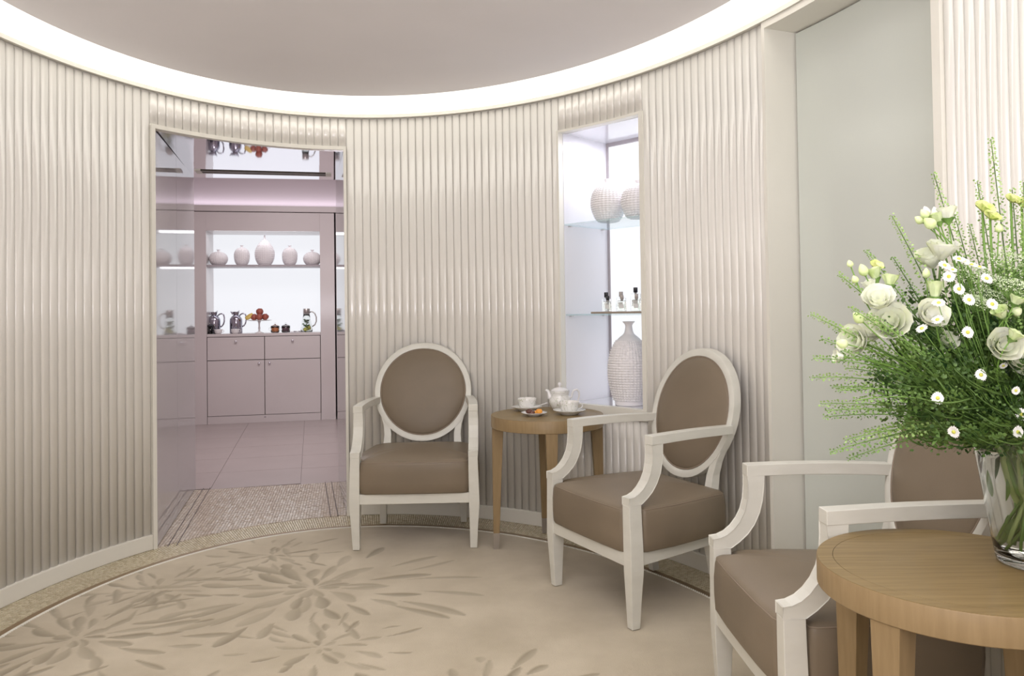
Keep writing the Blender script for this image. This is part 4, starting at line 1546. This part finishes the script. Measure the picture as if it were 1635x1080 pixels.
NECK = VC + Vector((0, 0, VH))
STEM = mat('cut_stem', (0.16, 0.30, 0.05), 0.45)
STEML = mat('pale_stem', (0.42, 0.52, 0.18), 0.45)
SPRIG = vary(mat('sprig_green', (0.13, 0.30, 0.055), 0.5), (0.15, 0.29, 0.06), (0.27, 0.44, 0.12), 30)
SPRIGL = vary(mat('sprig_light_green', (0.30, 0.46, 0.13), 0.5), (0.24, 0.40, 0.10), (0.40, 0.56, 0.20), 30)
SPRIGD = vary(mat('sprig_dark_green', (0.055, 0.15, 0.025), 0.5), (0.028, 0.075, 0.013), (0.12, 0.21, 0.04), 16)
DLEAF = vary(mat('dark_leaf', (0.035, 0.11, 0.03), 0.4), (0.03, 0.09, 0.025), (0.05, 0.14, 0.04), 25)
PETAL = vary(mat('lisianthus_petal', (0.93, 0.93, 0.84), 0.55, sub=0.45), (0.84, 0.88, 0.62), (0.94, 0.94, 0.84), 24)
BUDM = vary(mat('green_bud', (0.60, 0.72, 0.32), 0.5, sub=0.3), (0.52, 0.66, 0.24), (0.78, 0.86, 0.54), 40)
WPET = mat('daisy_petal', (0.88, 0.88, 0.86), 0.6)
YEL = vary(mat('daisy_centre', (0.66, 0.64, 0.10), 0.7), (0.55, 0.55, 0.07), (0.74, 0.72, 0.16), 400)
YG = vary(mat('yellow_green_floret', (0.58, 0.62, 0.2), 0.5), (0.42, 0.55, 0.10), (0.82, 0.80, 0.42), 90)
LACE = vary(mat('lace_umbel', (0.58, 0.68, 0.42), 0.6), (0.46, 0.60, 0.30), (0.74, 0.80, 0.60), 200)


def neck_pt(tip, k=0.7):
    d = tip - NECK
    h = Vector((d.x, d.y, 0))
    if h.length > 0:
        h = h.normalized() * min(RT - 0.022, h.length * 0.35)
    return NECK + h + Vector((0, 0, -0.01))


def wall_limit(p):
    """keep everything inside the room: pull points back from the oval wall"""
    for _ in range(6):
        U = ((p.x - CX) * cT + (p.y - CY) * sT) / AX
        V = (-(p.x - CX) * sT + (p.y - CY) * cT) / (AX * ER)
        if sqrt(U * U + V * V) < 0.93:
            break
        p = p + Vector((-0.02, -0.008, 0))
    return p


def stem_curve(tip, n=10, sag=0.0):
    a = neck_pt(tip)
    d = tip - a
    up_ = Vector((0, 0, 1))
    c = a + d * 0.45 + up_ * d.length * (0.16 + sag)
    return [a * (1 - q) ** 2 + c * 2 * q * (1 - q) + tip * q * q for q in [i / n for i in range(n + 1)]]


def frame(d):
    d = d.normalized()
    u = d.orthogonal().normalized()
    return u, d.cross(u), d


def disc(mb, c, nrm, r, m6=6):
    u, v, w = frame(nrm)
    vs = [c + (u * cos(2 * pi * j / m6) + v * sin(2 * pi * j / m6)) * r + w * (r * 0.25 if j % 2 else -r * 0.1) for j in range(m6)]
    mb.add(vs, [tuple(range(m6))], False)


def pod(mb, c, d, r):
    """small flat heart-like pod on a short petiole"""
    u, v, w = frame(d)
    mb.add([c - u * r * 0.15, c + w * r * 0.6 + v * r * 0.9, c + w * r * 1.7 + v * r * 0.5, c + w * r * 1.35, c + w * r * 1.7 - v * r * 0.5, c + w * r * 0.6 - v * r * 0.9],
           [(0, 1, 2, 3), (0, 3, 4, 5)], False)


def sprig_meshes(pts, seed, start=0.35, spread=0.013, dens=1.0, pr=0.0026):
    """stem tube + pods along the outer part of the stem"""
    r = random.Random(seed)
    L = sum((b - a).length for a, b in zip(pts[:-1], pts[1:]))
    n = len(pts) - 1
    st_ = MB().tube(pts, [0.0016 * (1 - 0.7 * i / n) + 0.0004 for i in range(n + 1)], 5)
    mb = MB()
    cnt = int(L * (1 - start) / 0.0034 * dens)
    ga = 2.399
    for i in range(cnt):
        q = start + (1 - start) * (i + 0.5) / cnt
        k = min(n - 1, int(q * n))
        p = pts[k].lerp(pts[k + 1], q * n - k)
        d = (pts[k + 1] - pts[k]).normalized()
        u, v, w = frame(d)
        a = i * ga + r.uniform(-0.3, 0.3)
        taper = 0.35 + 0.65 * min(1.0, (1 - q) / 0.35)
        out = (u * cos(a) + v * sin(a)) * 0.85 + w * 0.75
        e = p + out.normalized() * spread * taper * r.uniform(0.7, 1.1)
        mb.add([p - u * 0.00022, p + u * 0.00022, e], [(0, 1, 2)], False)
        pod(mb, e, out.normalized() + Vector((r.uniform(-.4, .4), r.uniform(-.4, .4), r.uniform(-.4, .4))), pr * r.uniform(0.7, 1.15) * (0.6 + 0.4 * taper))
    return st_, mb


def place(px, py, Y):
    return wall_limit(at_y(px, py, Y))


SP_G = 'green seed-pod sprigs in the flower vase'
tips = [(1294, 502, 1.40, 'sprig reaching farthest left at the height of the white blooms'), (1312, 541, 1.44, 'short sprig tip low left below the white blooms'),
        (1299, 572, 1.38, 'horizontal sprig on the left pointing past the door edge'), (1296, 603, 1.42, 'leftmost of the level sprigs at mid height'),
        (1330, 618, 1.50, 'slim sprig left, second row under the buds'), (1338, 624, 1.36, 'slim sprig left, just under the second row'),
        (1311, 645, 1.46, 'level sprig on the left below the leafy mass'), (1320, 656, 1.40, 'drooping sprig on the left with a hooked tip'),
        (1317, 666, 1.52, 'drooping sprig on the left under the hooked one'), (1349, 703, 1.38, 'low drooping sprig above the chair back'),
        (1326, 722, 1.44, 'lowest but one sprig hanging left in front of the chair'), (1355, 733, 1.48, 'lowest sprig hanging in front of the armchair frame'),
        (1360, 493, 1.36, 'upright-left sprig crossing the large white bloom'), (1388, 503, 1.34, 'short sprig in front of the large white bloom'),
        (1333, 526, 1.52, 'short sprig behind the left white blooms'), (1491, 278, 1.50, 'tall sprig leaning left above the bud cluster'),
        (1424, 345, 1.46, 'long sprig leaning left under the bud cluster'), (1383, 400, 1.50, 'sprig rising left over the yellow-green floret'),
        (1340, 438, 1.44, 'thin sprig at the upper left beside two small buds'), (1582, 222, 1.46, 'tallest upright sprig at the top of the bouquet'),
        (1426, 412, 1.52, 'sprig arching left behind the buds'), (1616, 303, 1.48, 'upright sprig near the top right corner'),
        (1634, 291, 1.42, 'upright sprig cut by the right edge of the frame'), (1603, 395, 1.38, 'sprig behind the small single bud at the right'),
        (1548, 360, 1.52, 'upright sprig left of the yellow-green blossom'), (1520, 330, 1.54, 'upright sprig behind the bud cluster'),
        (1560, 290, 1.56, 'second tall upright sprig near the top'), (1350, 588, 1.46, 'short sprig in the left leafy fringe'),
        (1366, 640, 1.34, 'short sprig in the lower left fringe'), (1380, 690, 1.42, 'sprig at the bottom of the left fringe'),
        (1405, 700, 1.36, 'sprig drooping toward the vase rim'), (1345, 560, 1.40, 'sprig below the pale green bud on the left')]
for i, (px, py, Y, lab) in enumerate(tips):
    tip = place(px, py, Y)
    low = py > 600
    pts = stem_curve(tip, 12, -0.05 if py > 640 else (0.02 if py > 560 else -0.08))
    s_, pods = sprig_meshes(pts, i, 0.30 if px > 1400 else 0.40, 0.0115 if py > 350 else 0.0125, 2.1, 0.0031)
    r = empty('seed_pod_sprig', (0, 0, 0), 0, 'green ' + lab, 'sprig', SP_G)
    s_.build('stem', SPRIGD if px > 1400 else SPRIG, r)
    pods.build('seed_pods', SPRIGL if (py < 400 or i % 3 == 0) else SPRIG, r, kind='stuff')

# dense inner foliage: uncountable small leaves, one piece of stuff
r7 = random.Random(21)
fol, fst = MB(), MB()
made = 0
while made < 520:
    px, py = r7.uniform(1385, 1665), r7.uniform(395, 705)
    if ((px - 1580) / 200) ** 2 + ((py - 575) / 165) ** 2 > 1 or (px < 1450 and py < 480):
        continue
    if py < 490 and r7.random() < 0.65:
        continue
    if (px < 1440 and r7.random() < 0.6) or (px < 1520 and py < 560 and r7.random() < 0.5):
        continue
    made += 1
    tip = place(px, py, 1.475 + r7.uniform(-0.075 if py < 540 else -0.125, 0.10))
    d = (tip - NECK).normalized() + Vector((r7.uniform(-.5, .5), r7.uniform(-.5, .5), r7.uniform(-.2, .45)))
    d.normalize()
    L = r7.uniform(0.06, 0.11)
    u, v, w = frame(d)
    pts = [tip - d * L * (1 - q) + u * 0.012 * sin(q * 3) for q in [k / 5 for k in range(6)]]
    s_, pods = sprig_meshes(pts, 500 + made, 0.05, r7.choice((0.010, 0.015, 0.019)), 0.9, r7.choice((0.0030, 0.0042, 0.0055)))
    fst.add(s_.v, s_.f, True)
    fol.add(pods.v, pods.f, False)
fo = fol.build('bouquet_foliage', SPRIGD, kind='stuff')
tag(fo, 'mass of fine dark green leaves filling the middle of the bouquet', 'foliage')
fst.build('twigs', SPRIGD, fo, kind='stuff')


# lisianthus blooms and buds
def petal_rings(mb, c, d, r, h, n, cup, tw, flare, seed):
    """n overlapping petals around axis d"""
    u, v, w = frame(d)
    rr = random.Random(seed)
    for i in range(n):
        a0 = 2 * pi * (i + tw) / n
        wd = 2 * pi / n * 0.78
        rings = []
        ph = rr.uniform(0, 6)
        for k in range(6):
            q = k / 5
            rad = r * (0.22 + 0.78 * sin(q * pi / 2 * cup)) * (1 + flare * q ** 3)
            hh = h * q
            row = []
            for j in range(6):
                s = (j / 5 - 0.5) * 2
                a = a0 + s * wd * (0.55 + 0.45 * sin(q * pi * 0.62))
                edge = 1 - 0.16 * s * s * q
                ruf = 0.05 * r * sin(s * 5 + ph) * q * q
                row.append(c + (u * cos(a) + v * sin(a)) * (rad + ruf) + w * (hh * edge + ruf))
            rings.append(row)
        mb.loft(rings, False, False, True)


def add_stem(tip_pt, direction, parent, m=SPRIGD, r0=0.0022, start=None):
    a = start or neck_pt(tip_pt)
    c = tip_pt - direction * (tip_pt - a).length * 0.45
    pts = [a * (1 - q) ** 2 + c * 2 * q * (1 - q) + tip_pt * q * q for q in [i / 8 for i in range(9)]]
    MB().tube(pts, r0, 6).build('stem', m, parent)


LG = 'white lisianthus in the flower vase'
blooms = [(1403, 478, 1.40, 0.026, (-0.3, -0.6, 0.6), 'open cream lisianthus bloom at the upper left, the clearest one'),
          (1422, 515, 1.395, 0.033, (-0.4, -0.7, 0.3), 'large soft white lisianthus bloom at mid left'),
          (1398, 524, 1.43, 0.028, (-0.7, -0.3, 0.3), 'white lisianthus bloom half behind the large one at mid left'),
          (1366, 545, 1.42, 0.028, (-0.8, -0.5, 0.2), 'leftmost white lisianthus bloom, low at the left edge'),
          (1487, 503, 1.375, 0.026, (0.0, -0.8, 0.4), 'white lisianthus bloom in the middle under the daisies'),
          (1505, 398, 1.44, 0.026, (0.0, -0.3, 0.9), 'pale cream lisianthus bloom under the bud cluster'),
          (1486, 412, 1.47, 0.026, (-0.3, -0.3, 0.8), 'white lisianthus bloom behind the cream one under the bud cluster'),
          (1513, 545, 1.44, 0.017, (0.1, -0.8, 0.3), 'small white lisianthus bloom deep in the middle foliage'),
          (1603, 552, 1.36, 0.028, (-0.2, -0.9, 0.3), 'cream lisianthus bloom at the right edge behind a bud'),
          (1629, 572, 1.38, 0.030, (0.0, -0.9, 0.2), 'cream lisianthus bloom cut by the right edge')]
for i, (px, py, Y, r_, d_, lab) in enumerate(blooms):
    c = place(px, py, Y)
    d = Vector(d_).normalized()
    root = empty('lisianthus_bloom', (0, 0, 0), 0, lab, 'flower', LG)
    c0 = c - d * r_ * 0.75
    for ringn, (n, rr_, hh, cup, fl_) in enumerate(((5, r_, r_ * 1.25, 0.95, 0.10), (4, r_ * 0.78, r_ * 1.3, 0.9, 0.02), (3, r_ * 0.5, r_ * 1.25, 0.9, -0.05))):
        for k in range(n):
            pass
        mb = MB()
        petal_rings(mb, c0, d, rr_, hh, n, cup, ringn * 0.37 + i * 0.2, fl_, i * 7 + ringn)
        o = mb.build('petals', PETAL, root)
    cal = MB()
    petal_rings(cal, c0 - d * r_ * 0.1, d, r_ * 0.42, r_ * 0.8, 5, 0.8, 0.2, 0.1, i)
    cal.build('calyx', BUDM, root)
    add_stem(c0, d, root)

buds = [(1493, 339, 1.47, 0.0075, 0.022, (-0.2, 0, 1), 0), (1479, 337, 1.46, 0.007, 0.020, (-0.4, 0, 1), 0), (1476, 341, 1.44, 0.008, 0.020, (-0.7, 0, .8), 1), (1467, 351, 1.45, 0.0075, 0.019, (-0.8, 0, .6), 1),
        (1484, 356, 1.42, 0.0105, 0.026, (-0.8, 0, .7), 1), (1498, 350, 1.44, 0.012, 0.026, (-0.3, 0, .9), 2), (1513, 344, 1.43, 0.0145, 0.032, (-0.1, 0, 1), 2),
        (1357, 421, 1.42, 0.006, 0.014, (-0.3, 0, 1), 1), (1378, 431, 1.43, 0.009, 0.024, (-0.4, 0, 1), 1), (1365, 446, 1.41, 0.0065, 0.015, (-0.4, 0, 1), 1),
        (1397, 440, 1.44, 0.0115, 0.030, (-0.3, 0, 1), 2), (1421, 451, 1.42, 0.013, 0.030, (0.1, 0, 1), 2), (1390, 458, 1.43, 0.011, 0.026, (-0.4, 0, 1), 2),
        (1479, 436, 1.43, 0.007, 0.020, (0, 0, 1), 1), (1493, 468, 1.40, 0.012, 0.044, (0.05, 0, 1), 2), (1595, 364, 1.42, 0.007, 0.018, (0.1, 0, 1), 1),
        (1370, 507, 1.38, 0.0095, 0.024, (-0.7, 0, .7), 1), (1344, 549, 1.40, 0.009, 0.022, (-1, 0, .2), 1), (1342, 570, 1.40, 0.010, 0.022, (-1, 0, .1), 2),
        (1622, 482, 1.36, 0.0115, 0.020, (0.3, -.3, .8), 2), (1599, 502, 1.35, 0.012, 0.024, (-0.5, -.2, .7), 2), (1624, 497, 1.37, 0.009, 0.018, (.7, 0, .4), 1), (1618, 538, 1.34, 0.0115, 0.022, (.3, -.3, .6), 2)]
bl = ['white bud tip standing at the top of the bud cluster', 'white bud tip left of the top one in the cluster', 'green bud on the left shoulder of the bud cluster', 'lowest left green bud of the bud cluster',
      'plump pale green bud at the lower middle of the cluster', 'half-open pale bud in the middle of the cluster', 'largest half-open bud on the right of the cluster',
      'tiny green bud highest at the far upper left', 'slim green bud at the upper left behind the open ones', 'tiny green bud below the highest one at the far left',
      'half-open green bud above the clearest cream bloom', 'half-open pale bud just right of the clearest cream bloom', 'half-open green bud low in the upper left group',
      'single small green bud left of the daisies', 'long pale half-open bud left of the daisies', 'single green bud on an upright stem near the top right',
      'green bud leaning left beside the large white bloom', 'pale green bud pointing left at the left edge', 'lower pale bud pointing left at the left edge',
      'round pale bud near the right edge above the others', 'pale yellow-green bud left of the right-edge blooms', 'small green bud touching the right edge', 'pale bud in front of the right-edge cream bloom']
for i, ((px, py, Y, r_, L_, d_, kind_), lab) in enumerate(zip(buds, bl)):
    c = place(px, py, Y)
    d = Vector(d_).normalized()
    root = empty('lisianthus_bud', (0, 0, 0), 0, lab, 'flower bud', 'lisianthus buds in the flower vase')
    M_ = Matrix.Translation(c - d * L_ * 0.5) @ d.to_track_quat('Z', 'Y').to_matrix().to_4x4()
    if kind_ < 2:
        MB().lathe([(0, 0), (r_ * 0.5, L_ * 0.05), (r_ * 0.92, L_ * 0.22), (r_, L_ * 0.42), (r_ * 0.8, L_ * 0.66), (r_ * 0.42, L_ * 0.86), (0, L_)], 14, M_).build('bud', BUDM if kind_ else PETAL, root)
    else:
        mb = MB()
        petal_rings(mb, c - d * L_ * 0.5, d, r_, L_, 4, 0.8, 0.1 * i, 0.25, i)
        petal_rings(mb, c - d * L_ * 0.5, d, r_ * 0.7, L_ * 0.95, 3, 0.7, 0.1 * i + 0.4, 0.0, i + 50)
        mb.build('petals', BUDM if i % 3 else PETAL, root)
    sp_ = MB()
    petal_rings(sp_, c - d * L_ * 0.56, d, r_ * 0.75, L_ * 0.42, 5, 0.6, 0.3, 0.3, i)
    sp_.build('calyx', SPRIG, root)
    base = c - d * L_ * 0.55
    add_stem(base, d, root, STEM, 0.0012, neck_pt(base).lerp(base, 0.15))

# daisies
dpos = [(1508, 424), (1531, 414), (1539, 417), (1551, 423), (1564, 427), (1515, 442), (1575, 445), (1531, 462), (1547, 479), (1584, 486), (1545, 531), (1566, 599), (1497, 636), (1523, 690), (1625, 690), (1631, 662),
        (1499, 484), (1497, 511), (1472, 525), (1602, 584), (1622, 624), (1521, 431)]
dl = ['leftmost daisy of the top row', 'second daisy of the top row, touching its neighbour', 'third daisy of the top row, touching its neighbour', 'fourth daisy of the top row', 'last daisy on the right of the top row',
      'daisy facing left just under the top row', 'daisy alone at the right under the top row', 'daisy with open yellow centre left of the middle pair', 'daisy with open yellow centre in the very middle',
      'daisy right of the middle one over dark leaves', 'daisy below the middle group on dark foliage', 'lone daisy in the lower right foliage', 'lone daisy low on the left near the chair back',
      'daisy hanging sideways above the vase rim', 'daisy at the vase rim by the right edge', 'daisy above the rim at the right edge', 'tilted daisy left of the middle group', 'side-on daisy left, under the tilted one',
      'side-on daisy lowest on the left of the group', 'half-hidden daisy in the right foliage', 'small half-hidden daisy near the right edge', 'small daisy tucked behind the top row']
pm = None
for i, ((px, py), lab) in enumerate(zip(dpos, dl)):
    Y = 1.345 + 0.01 * (i % 4)
    c = place(px, py, Y)
    tilt = [(0.1, -0.7, 0.7), (0, -0.55, 0.85), (0.1, -0.6, 0.8), (0, -0.4, 0.95), (0.1, -0.3, 0.95), (-0.4, -0.8, 0.4), (0.1, -0.85, 0.5), (0, -0.95, 0.3), (0, -0.9, 0.35), (0.05, -0.92, 0.35), (0, -0.97, 0.25),
            (0, -0.95, 0.25), (-0.1, -0.95, 0.2), (-0.8, -0.5, -0.2), (0.1, -0.9, 0), (0, -0.9, 0.2), (-0.3, -0.5, 0.8), (-0.5, -0.4, 0.7), (-0.6, -0.3, 0.7), (0, -0.6, -0.5), (0, -0.8, -0.2), (0, -.6, .7)][i]
    d = Vector(tilt).normalized()
    rr_ = 0.0125 if i not in (19, 20, 21) else 0.009
    root = empty('daisy', c, 0, 'white ' + lab + ' in the bouquet', 'flower', 'white daisies in the flower vase')
    root.rotation_mode = 'QUATERNION'
    root.rotation_quaternion = d.to_track_quat('Z', 'Y')
    root.scale = (rr_ / 0.0125,) * 3
    if pm is None:
        mb = MB()
        n = 18
        for k in range(n):
            a = 2 * pi * k / n
            ca_, sa_ = cos(a), sin(a)
            w = 0.0019
            L_ = 0.0122 * (0.92 + 0.08 * sin(k * 5.1))
            zz = 0.0006 * sin(k * 2.7)
            mb.add([(0.003 * ca_ + w * 0.5 * sa_, 0.003 * sa_ - w * 0.5 * ca_, 0), (0.009 * ca_ + w * sa_, 0.009 * sa_ - w * ca_, 0.0012 + zz), (L_ * ca_, L_ * sa_, 0.0004 + zz), (0.009 * ca_ - w * sa_, 0.009 * sa_ + w * ca_, 0.0012 + zz),
                    (0.003 * ca_ - w * 0.5 * sa_, 0.003 * sa_ + w * 0.5 * ca_, 0)], [(0, 1, 2, 3, 4)], False)
        p_ = mb.build('petals', WPET, root)
        c_ = MB().lathe([(0.0034, 0.0004), (0.0033, 0.0016), (0.0022, 0.0026), (0, 0.003)], 12).build('centre', YEL, root)
        pm = (p_.data, c_.data)
    else:
        link('petals', pm[0], root)
        link('centre', pm[1], root)
    inv = root.matrix_basis if False else (Matrix.Translation(c) @ d.to_track_quat('Z', 'Y').to_matrix().to_4x4() @ Matrix.Scale(rr_ / 0.0125, 4)).inverted()
    a = neck_pt(c).lerp(c, 0.1)
    cc_ = c - d * 0.05
    pts = [inv @ (a * (1 - q) ** 2 + cc_ * 2 * q * (1 - q) + (c - d * 0.0005) * q * q) for q in [k / 7 for k in range(8)]]
    MB().tube(pts, 0.0008, 5).build('stem', SPRIG, root)

# yellow-green florets
for i, (px, py, Y, rr_, lab) in enumerate(((1571, 334, 1.46, 0.014, 'yellow-green orchid-like blossom near the top of the bouquet'), (1583, 347, 1.44, 0.012, 'yellow-green blossom just below the top one'),
                                           (1616, 320, 1.46, 0.011, 'pale yellow blossom at the top right'), (1634, 328, 1.45, 0.013, 'yellow blossom cut by the right edge at the top'),
                                           (1399, 425, 1.48, 0.010, 'olive yellow floret cluster at the upper left behind the buds'))):
    c = place(px, py, Y)
    d = Vector((0.1, -0.7, 0.7)).normalized()
    root = empty('yellow_green_blossom', (0, 0, 0), 0, lab, 'flower', 'yellow-green blossoms in the flower vase')
    mb = MB()
    petal_rings(mb, c - d * rr_ * 0.4, d, rr_, rr_ * 0.9, 5, 0.95, 0.1 * i, 0.35, i)
    petal_rings(mb, c - d * rr_ * 0.3, (d + Vector((0.5, 0, 0.2))).normalized(), rr_ * 0.7, rr_ * 0.8, 5, 0.9, 0.3, 0.2, i + 9)
    mb.build('petals', YG, root)
    add_stem(c - d * rr_ * 0.4, Vector((0, 0, 1)), root, STEM, 0.0022)

# lace umbels
for i, (px, py, Y, rr_, lab) in enumerate(((1560, 432, 1.44, 0.050, 'wide pale green lacy umbel behind the top row of daisies'), (1590, 470, 1.42, 0.040, 'pale green lacy umbel right of the middle daisies'),
                                           (1622, 412, 1.42, 0.052, 'large lacy umbel at the right edge of the bouquet'), (1625, 452, 1.38, 0.040, 'lower lacy umbel at the right edge'),
                                           (1563, 478, 1.40, 0.028, 'small lacy umbel beside the middle daisy'))):
    c = place(px, py, Y)
    d = Vector((0.15, -0.45, 0.9)).normalized()
    u, v, w = frame(d)
    root = empty('lace_umbel', (0, 0, 0), 0, lab, 'flower', 'lacy green-white umbels in the flower vase')
    rays_ = MB()
    dots = MB()
    r8 = random.Random(60 + i)
    hub = c - d * rr_ * 0.9
    for k in range(34):
        a = k * 2.399
        q = sqrt((k + 0.5) / 34)
        e = c + (u * cos(a) + v * sin(a)) * rr_ * q - w * rr_ * 0.25 * q * q
        rays_.tube([hub, hub.lerp(e, 0.5) - w * 0.002, e], 0.0005, 4, False)
        for m_ in range(16):
            b = m_ * 2.399
            s = sqrt((m_ + 0.5) / 16) * rr_ * 0.17
            p = e + (u * cos(b) + v * sin(b)) * s + w * r8.uniform(0, 0.004)
            disc(dots, p, w + Vector((r8.uniform(-.6, .6), r8.uniform(-.6, .6), r8.uniform(-.6, .6))), 0.0013, 5)
    rays_.build('rays', SPRIG, root)
    dots.build('florets', LACE, root, kind='stuff')
    add_stem(hub, d, root, STEM, 0.0018)


# broad dark leaves
def leaf_mesh(mb, base, tip, w, nrm, bend=0.1):
    d = tip - base
    L_ = d.length
    t = d.normalized()
    s = t.cross(nrm).normalized()
    nn = s.cross(t).normalized()
    rings = []
    for k in range(8):
        q = k / 7
        ww = w * sin(pi * min(1, q * 0.93 + 0.05)) ** 0.8
        c = base + t * L_ * q + nn * bend * L_ * sin(pi * q)
        rings.append([c - s * ww, c - s * ww * 0.5 + nn * ww * -0.12, c - nn * ww * 0.25, c + s * ww * 0.5 + nn * ww * -0.12, c + s * ww])
    mb.loft(rings, False, False, True)


leafs = [(1520, 600, 1480, 560, 1.44, 0.018), (1560, 560, 1600, 500, 1.46, 0.020), (1530, 520, 1520, 465, 1.47, 0.016), (1500, 640, 1450, 600, 1.46, 0.015), (1590, 640, 1560, 570, 1.45, 0.02), (1600, 600, 1640, 560, 1.44, 0.02),
         (1540, 660, 1500, 610, 1.43, 0.014), (1560, 500, 1590, 450, 1.48, 0.015), (1545, 690, 1516, 672, 1.40, 0.006), (1575, 690, 1547, 694, 1.38, 0.006), (1500, 690, 1488, 712, 1.40, 0.0035), (1490, 680, 1500, 703, 1.40, 0.004),
         (1520, 672, 1508, 708, 1.41, 0.003), (1605, 690, 1580, 655, 1.44, 0.02), (1625, 650, 1600, 610, 1.44, 0.02), (1640, 600, 1620, 540, 1.45, 0.02), (1500, 560, 1465, 520, 1.48, 0.014), (1545, 620, 1530, 560, 1.47, 0.018)]
for i, (x0, y0, x1, y1, Y, w) in enumerate(leafs):
    b_, t_ = place(x0, y0, Y + 0.02), place(x1, y1, Y)
    wh = ('at the very rim of the glass vase' if y1 > 665 else 'low in the bouquet' if y1 > 600 else 'at mid height of the bouquet' if y1 > 520 else 'high in the bouquet')
    sd = 'toward the left side' if x1 < 1500 else 'in the middle' if x1 < 1565 else 'toward the right edge'
    root = empty('leafy_shoot', (0, 0, 0), 0, ('narrow green' if w < 0.007 else 'broad dark green') + ' leaf ' + wh + ', ' + sd, 'leaf', 'dark leaves in the flower vase')
    mb = MB()
    leaf_mesh(mb, b_, t_, w, Vector((0.2 * sin(i), -0.9, 0.4)), 0.08)
    mb.build('blade', DLEAF if w > 0.005 else SPRIG, root)
    MB().tube([neck_pt(b_), neck_pt(b_).lerp(b_, 0.5) + Vector((0, 0, 0.01)), b_], 0.0012, 5).build('stem', STEM, root)

# stems standing in the vase, crossing below the neck, and wet leaves
r9 = random.Random(5)
for i in range(44):
    a = r9.uniform(0, 2 * pi) if i < 24 else r9.uniform(2.2, 4.4)
    q = sqrt(r9.random())
    top = VC + Vector((cos(a) * (RT - 0.016) * q, sin(a) * (RT - 0.016) * q, VH + 0.004))
    b = a + pi + r9.uniform(-0.9, 0.9)
    qb = sqrt(r9.uniform(0.15, 1.0))
    zb_ = r9.uniform(0.018, 0.045)
    rb_ = (vr(zb_) - 0.014) * qb
    bot = VC + Vector((cos(b) * rb_, sin(b) * rb_, zb_))
    rad = r9.choice((0.0018, 0.0025, 0.0035, 0.0048))
    mid = top.lerp(bot, 0.5) + Vector((r9.uniform(-.006, .006), r9.uniform(-.006, .006), 0))
    o = MB().tube([top, top.lerp(mid, 0.6), mid, bot.lerp(mid, 0.4), bot], rad, 8).build('cut_stem', STEML if rad > 0.003 and i % 2 else STEM)
    tag(o, 'cut green flower stem standing in the water of the glass vase', 'stem', 'cut stems in the glass vase')
for i in range(26):
    a = r9.uniform(0, 2 * pi) if i < 12 else r9.uniform(2.2, 4.2)
    z = r9.uniform(0.07, 0.23)
    rr_ = (vr(z) - 0.034) * sqrt(r9.random())
    c = VC + Vector((cos(a) * rr_, sin(a) * rr_, z))
    dd = Vector((r9.uniform(-.3, .3), r9.uniform(-.3, .3), r9.choice((-1, 1)))).normalized() * 0.042
    mb = MB()
    leaf_mesh(mb, c - dd * 0.5, c + dd * 0.5, r9.uniform(0.004, 0.009), Vector((r9.uniform(-1, 1), -1, 0.1)).normalized(), 0.06)
    o = mb.build('submerged_leaf', SPRIG if i % 2 else DLEAF)
    tag(o, 'green leaf hanging among the stems inside the glass vase', 'leaf', 'leaves inside the glass vase')
